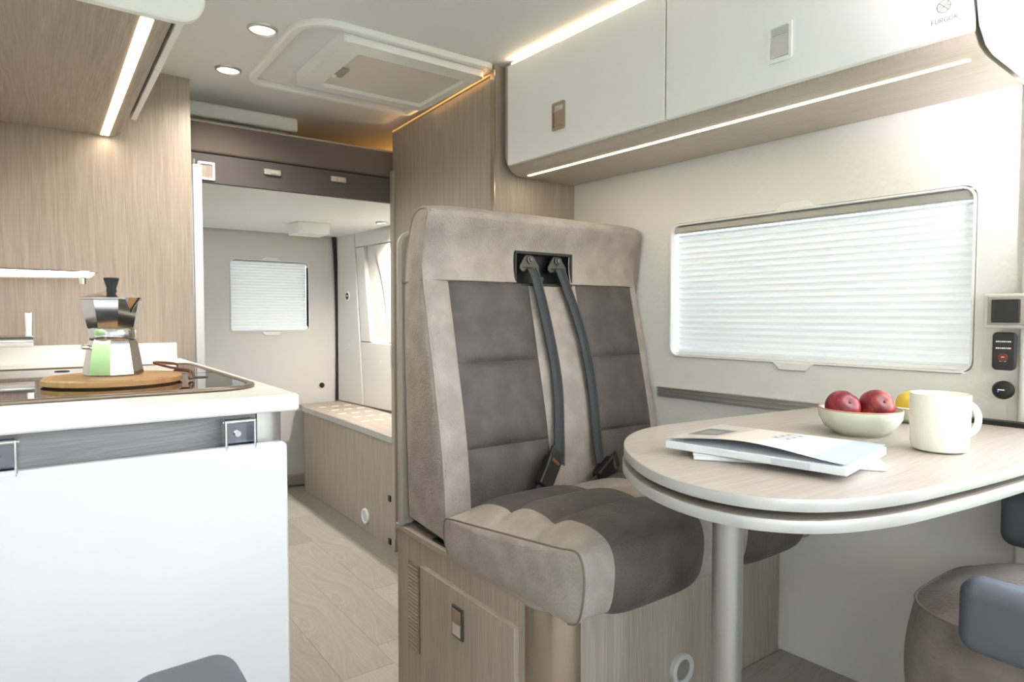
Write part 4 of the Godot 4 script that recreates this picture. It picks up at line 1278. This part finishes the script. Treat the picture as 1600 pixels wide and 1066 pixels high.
	for q in cg.t.size():
		cg.t[q] = Vector2((q % 11) / 10.0, 1.0 - floorf(q / 11.0) / 24.0)
	obj("cover", cg, M.cover_print, br)
	obj("cover_back", G.new().patch(func(u: float, v: float) -> Vector3: return cf.call(u, v, 0.0), 10, 24), M.paper, br)

# ---------------------------------------------------------------- cab seats
func arm_shape(l: float, h: float, w: float) -> G:
	return G.new().box(Vector3.ZERO, Vector3(w, h, l), 0.028, 5)

func build_cab() -> void:
	var s := thing("swivel_chair", "swivel cab seat in grey brown hide with armrests beside the table", "seat", P(1.508, 0.147, -0.215))
	var cush := func(u: float, v: float, top: bool) -> Vector3:
		var a := TAU * u
		var ca := cos(a)
		var sa := sin(a)
		var ex := pow(absf(ca), 0.5) * signf(ca)
		var ez := pow(absf(sa), 0.5) * signf(sa)
		if top:
			var k := 1.0 - v
			return Vector3(-ex * 0.21 * k, 0.448 + 0.07 * (1.0 - k * k * k), ez * 0.335 * k)
		var bulge := 1.0 + 0.05 * sin(PI * v)
		return Vector3(-ex * 0.21 * bulge, 0.20 + 0.248 * v, ez * 0.335 * bulge)
	obj("cushion_side", G.new().patch(func(u: float, v: float) -> Vector3: return cush.call(u, v, false), 56, 10), M.chair_hide, s)
	obj("cushion_top", G.new().patch(func(u: float, v: float) -> Vector3: return cush.call(u, v, true), 56, 12), M.chair_hide, s)
	var seam := []
	for q in 56:
		seam.append(cush.call(q / 56.0, 0.0, true))
	obj("seam_piping", G.new().tube(seam, 0.003, 8, true), M.chair_hide, s)
	obj("plinth", G.new().box(Vector3(0, 0.10, 0.02), Vector3(0.36, 0.20, 0.46), 0.02, 2), M.black, s)
	for q in [[-0.235, 0.498, 0.012], [0.20, 0.565, -0.06]]:
		var ar := obj("armrest", arm_shape(0.44, 0.125, 0.07), M.plastic_grey, s, P(q[0], q[1], q[2]))
		obj("pivot", G.new().tube([Vector3(-0.034, -0.02, 0.17), Vector3(0.034, -0.02, 0.17)], 0.045, 16), M.soft_black, ar)
	obj("seat_back", G.new().box(Vector3(0, 0.68, 0.40), Vector3(0.44, 0.62, 0.14), 0.06, 4), M.beige_hide, s)
	# armrest of the other cab seat in front of the kitchen flap
	var d := thing("swivel_chair", "cab chair with grey plastic armrest before the kitchen flap", "seat", P(0.108, 0.0, -0.76))
	obj("armrest", arm_shape(0.40, 0.085, 0.11), M.plastic_grey, d, Transform3D(Basis(Vector3.BACK, 0.02), Vector3(0.006, 0.742, 0.20)))
	obj("upright", G.new().box(Vector3(0, 0.45, 0.34), Vector3(0.06, 0.52, 0.07), 0.01, 2), M.plastic_grey, d)
	obj("pedestal", G.new().box(Vector3(0.0, 0.10, 0.30), Vector3(0.12, 0.20, 0.22), 0.02, 2), M.black, d)

func build_flash() -> void:
	# stands behind the camera
	var f := thing("flash_lamp", "black flash lamp on a slim stand behind the camera", "lamp", P(FLASH_AT.x, 0, FLASH_AT.z))
	var hd := facing(Vector3(0, FLASH_AT.y, 0), FLASH_TO)
	obj("head", G.new().box(Vector3(0, 0, 0.05), Vector3(0.10, 0.07, 0.09), 0.008, 2), M.soft_black, f, hd)
	obj("lamp_face", G.new().box(Vector3(0, 0, 0.003), Vector3(0.09, 0.06, 0.004), 0.001), M.bulb, f, hd)
	obj("stand", G.new().tube([Vector3(-0.03, 0.0, 0.05), Vector3(-0.03, FLASH_AT.y - 0.06, 0.05)], 0.012, 10), M.soft_black, f)
	obj("stand_foot", G.new().lathe([Vector2(0, 0.0), Vector2(0.12, 0.0), Vector2(0.12, 0.012), Vector2(0, 0.02)], 24), M.soft_black, f, P(-0.03, 0, 0.05))
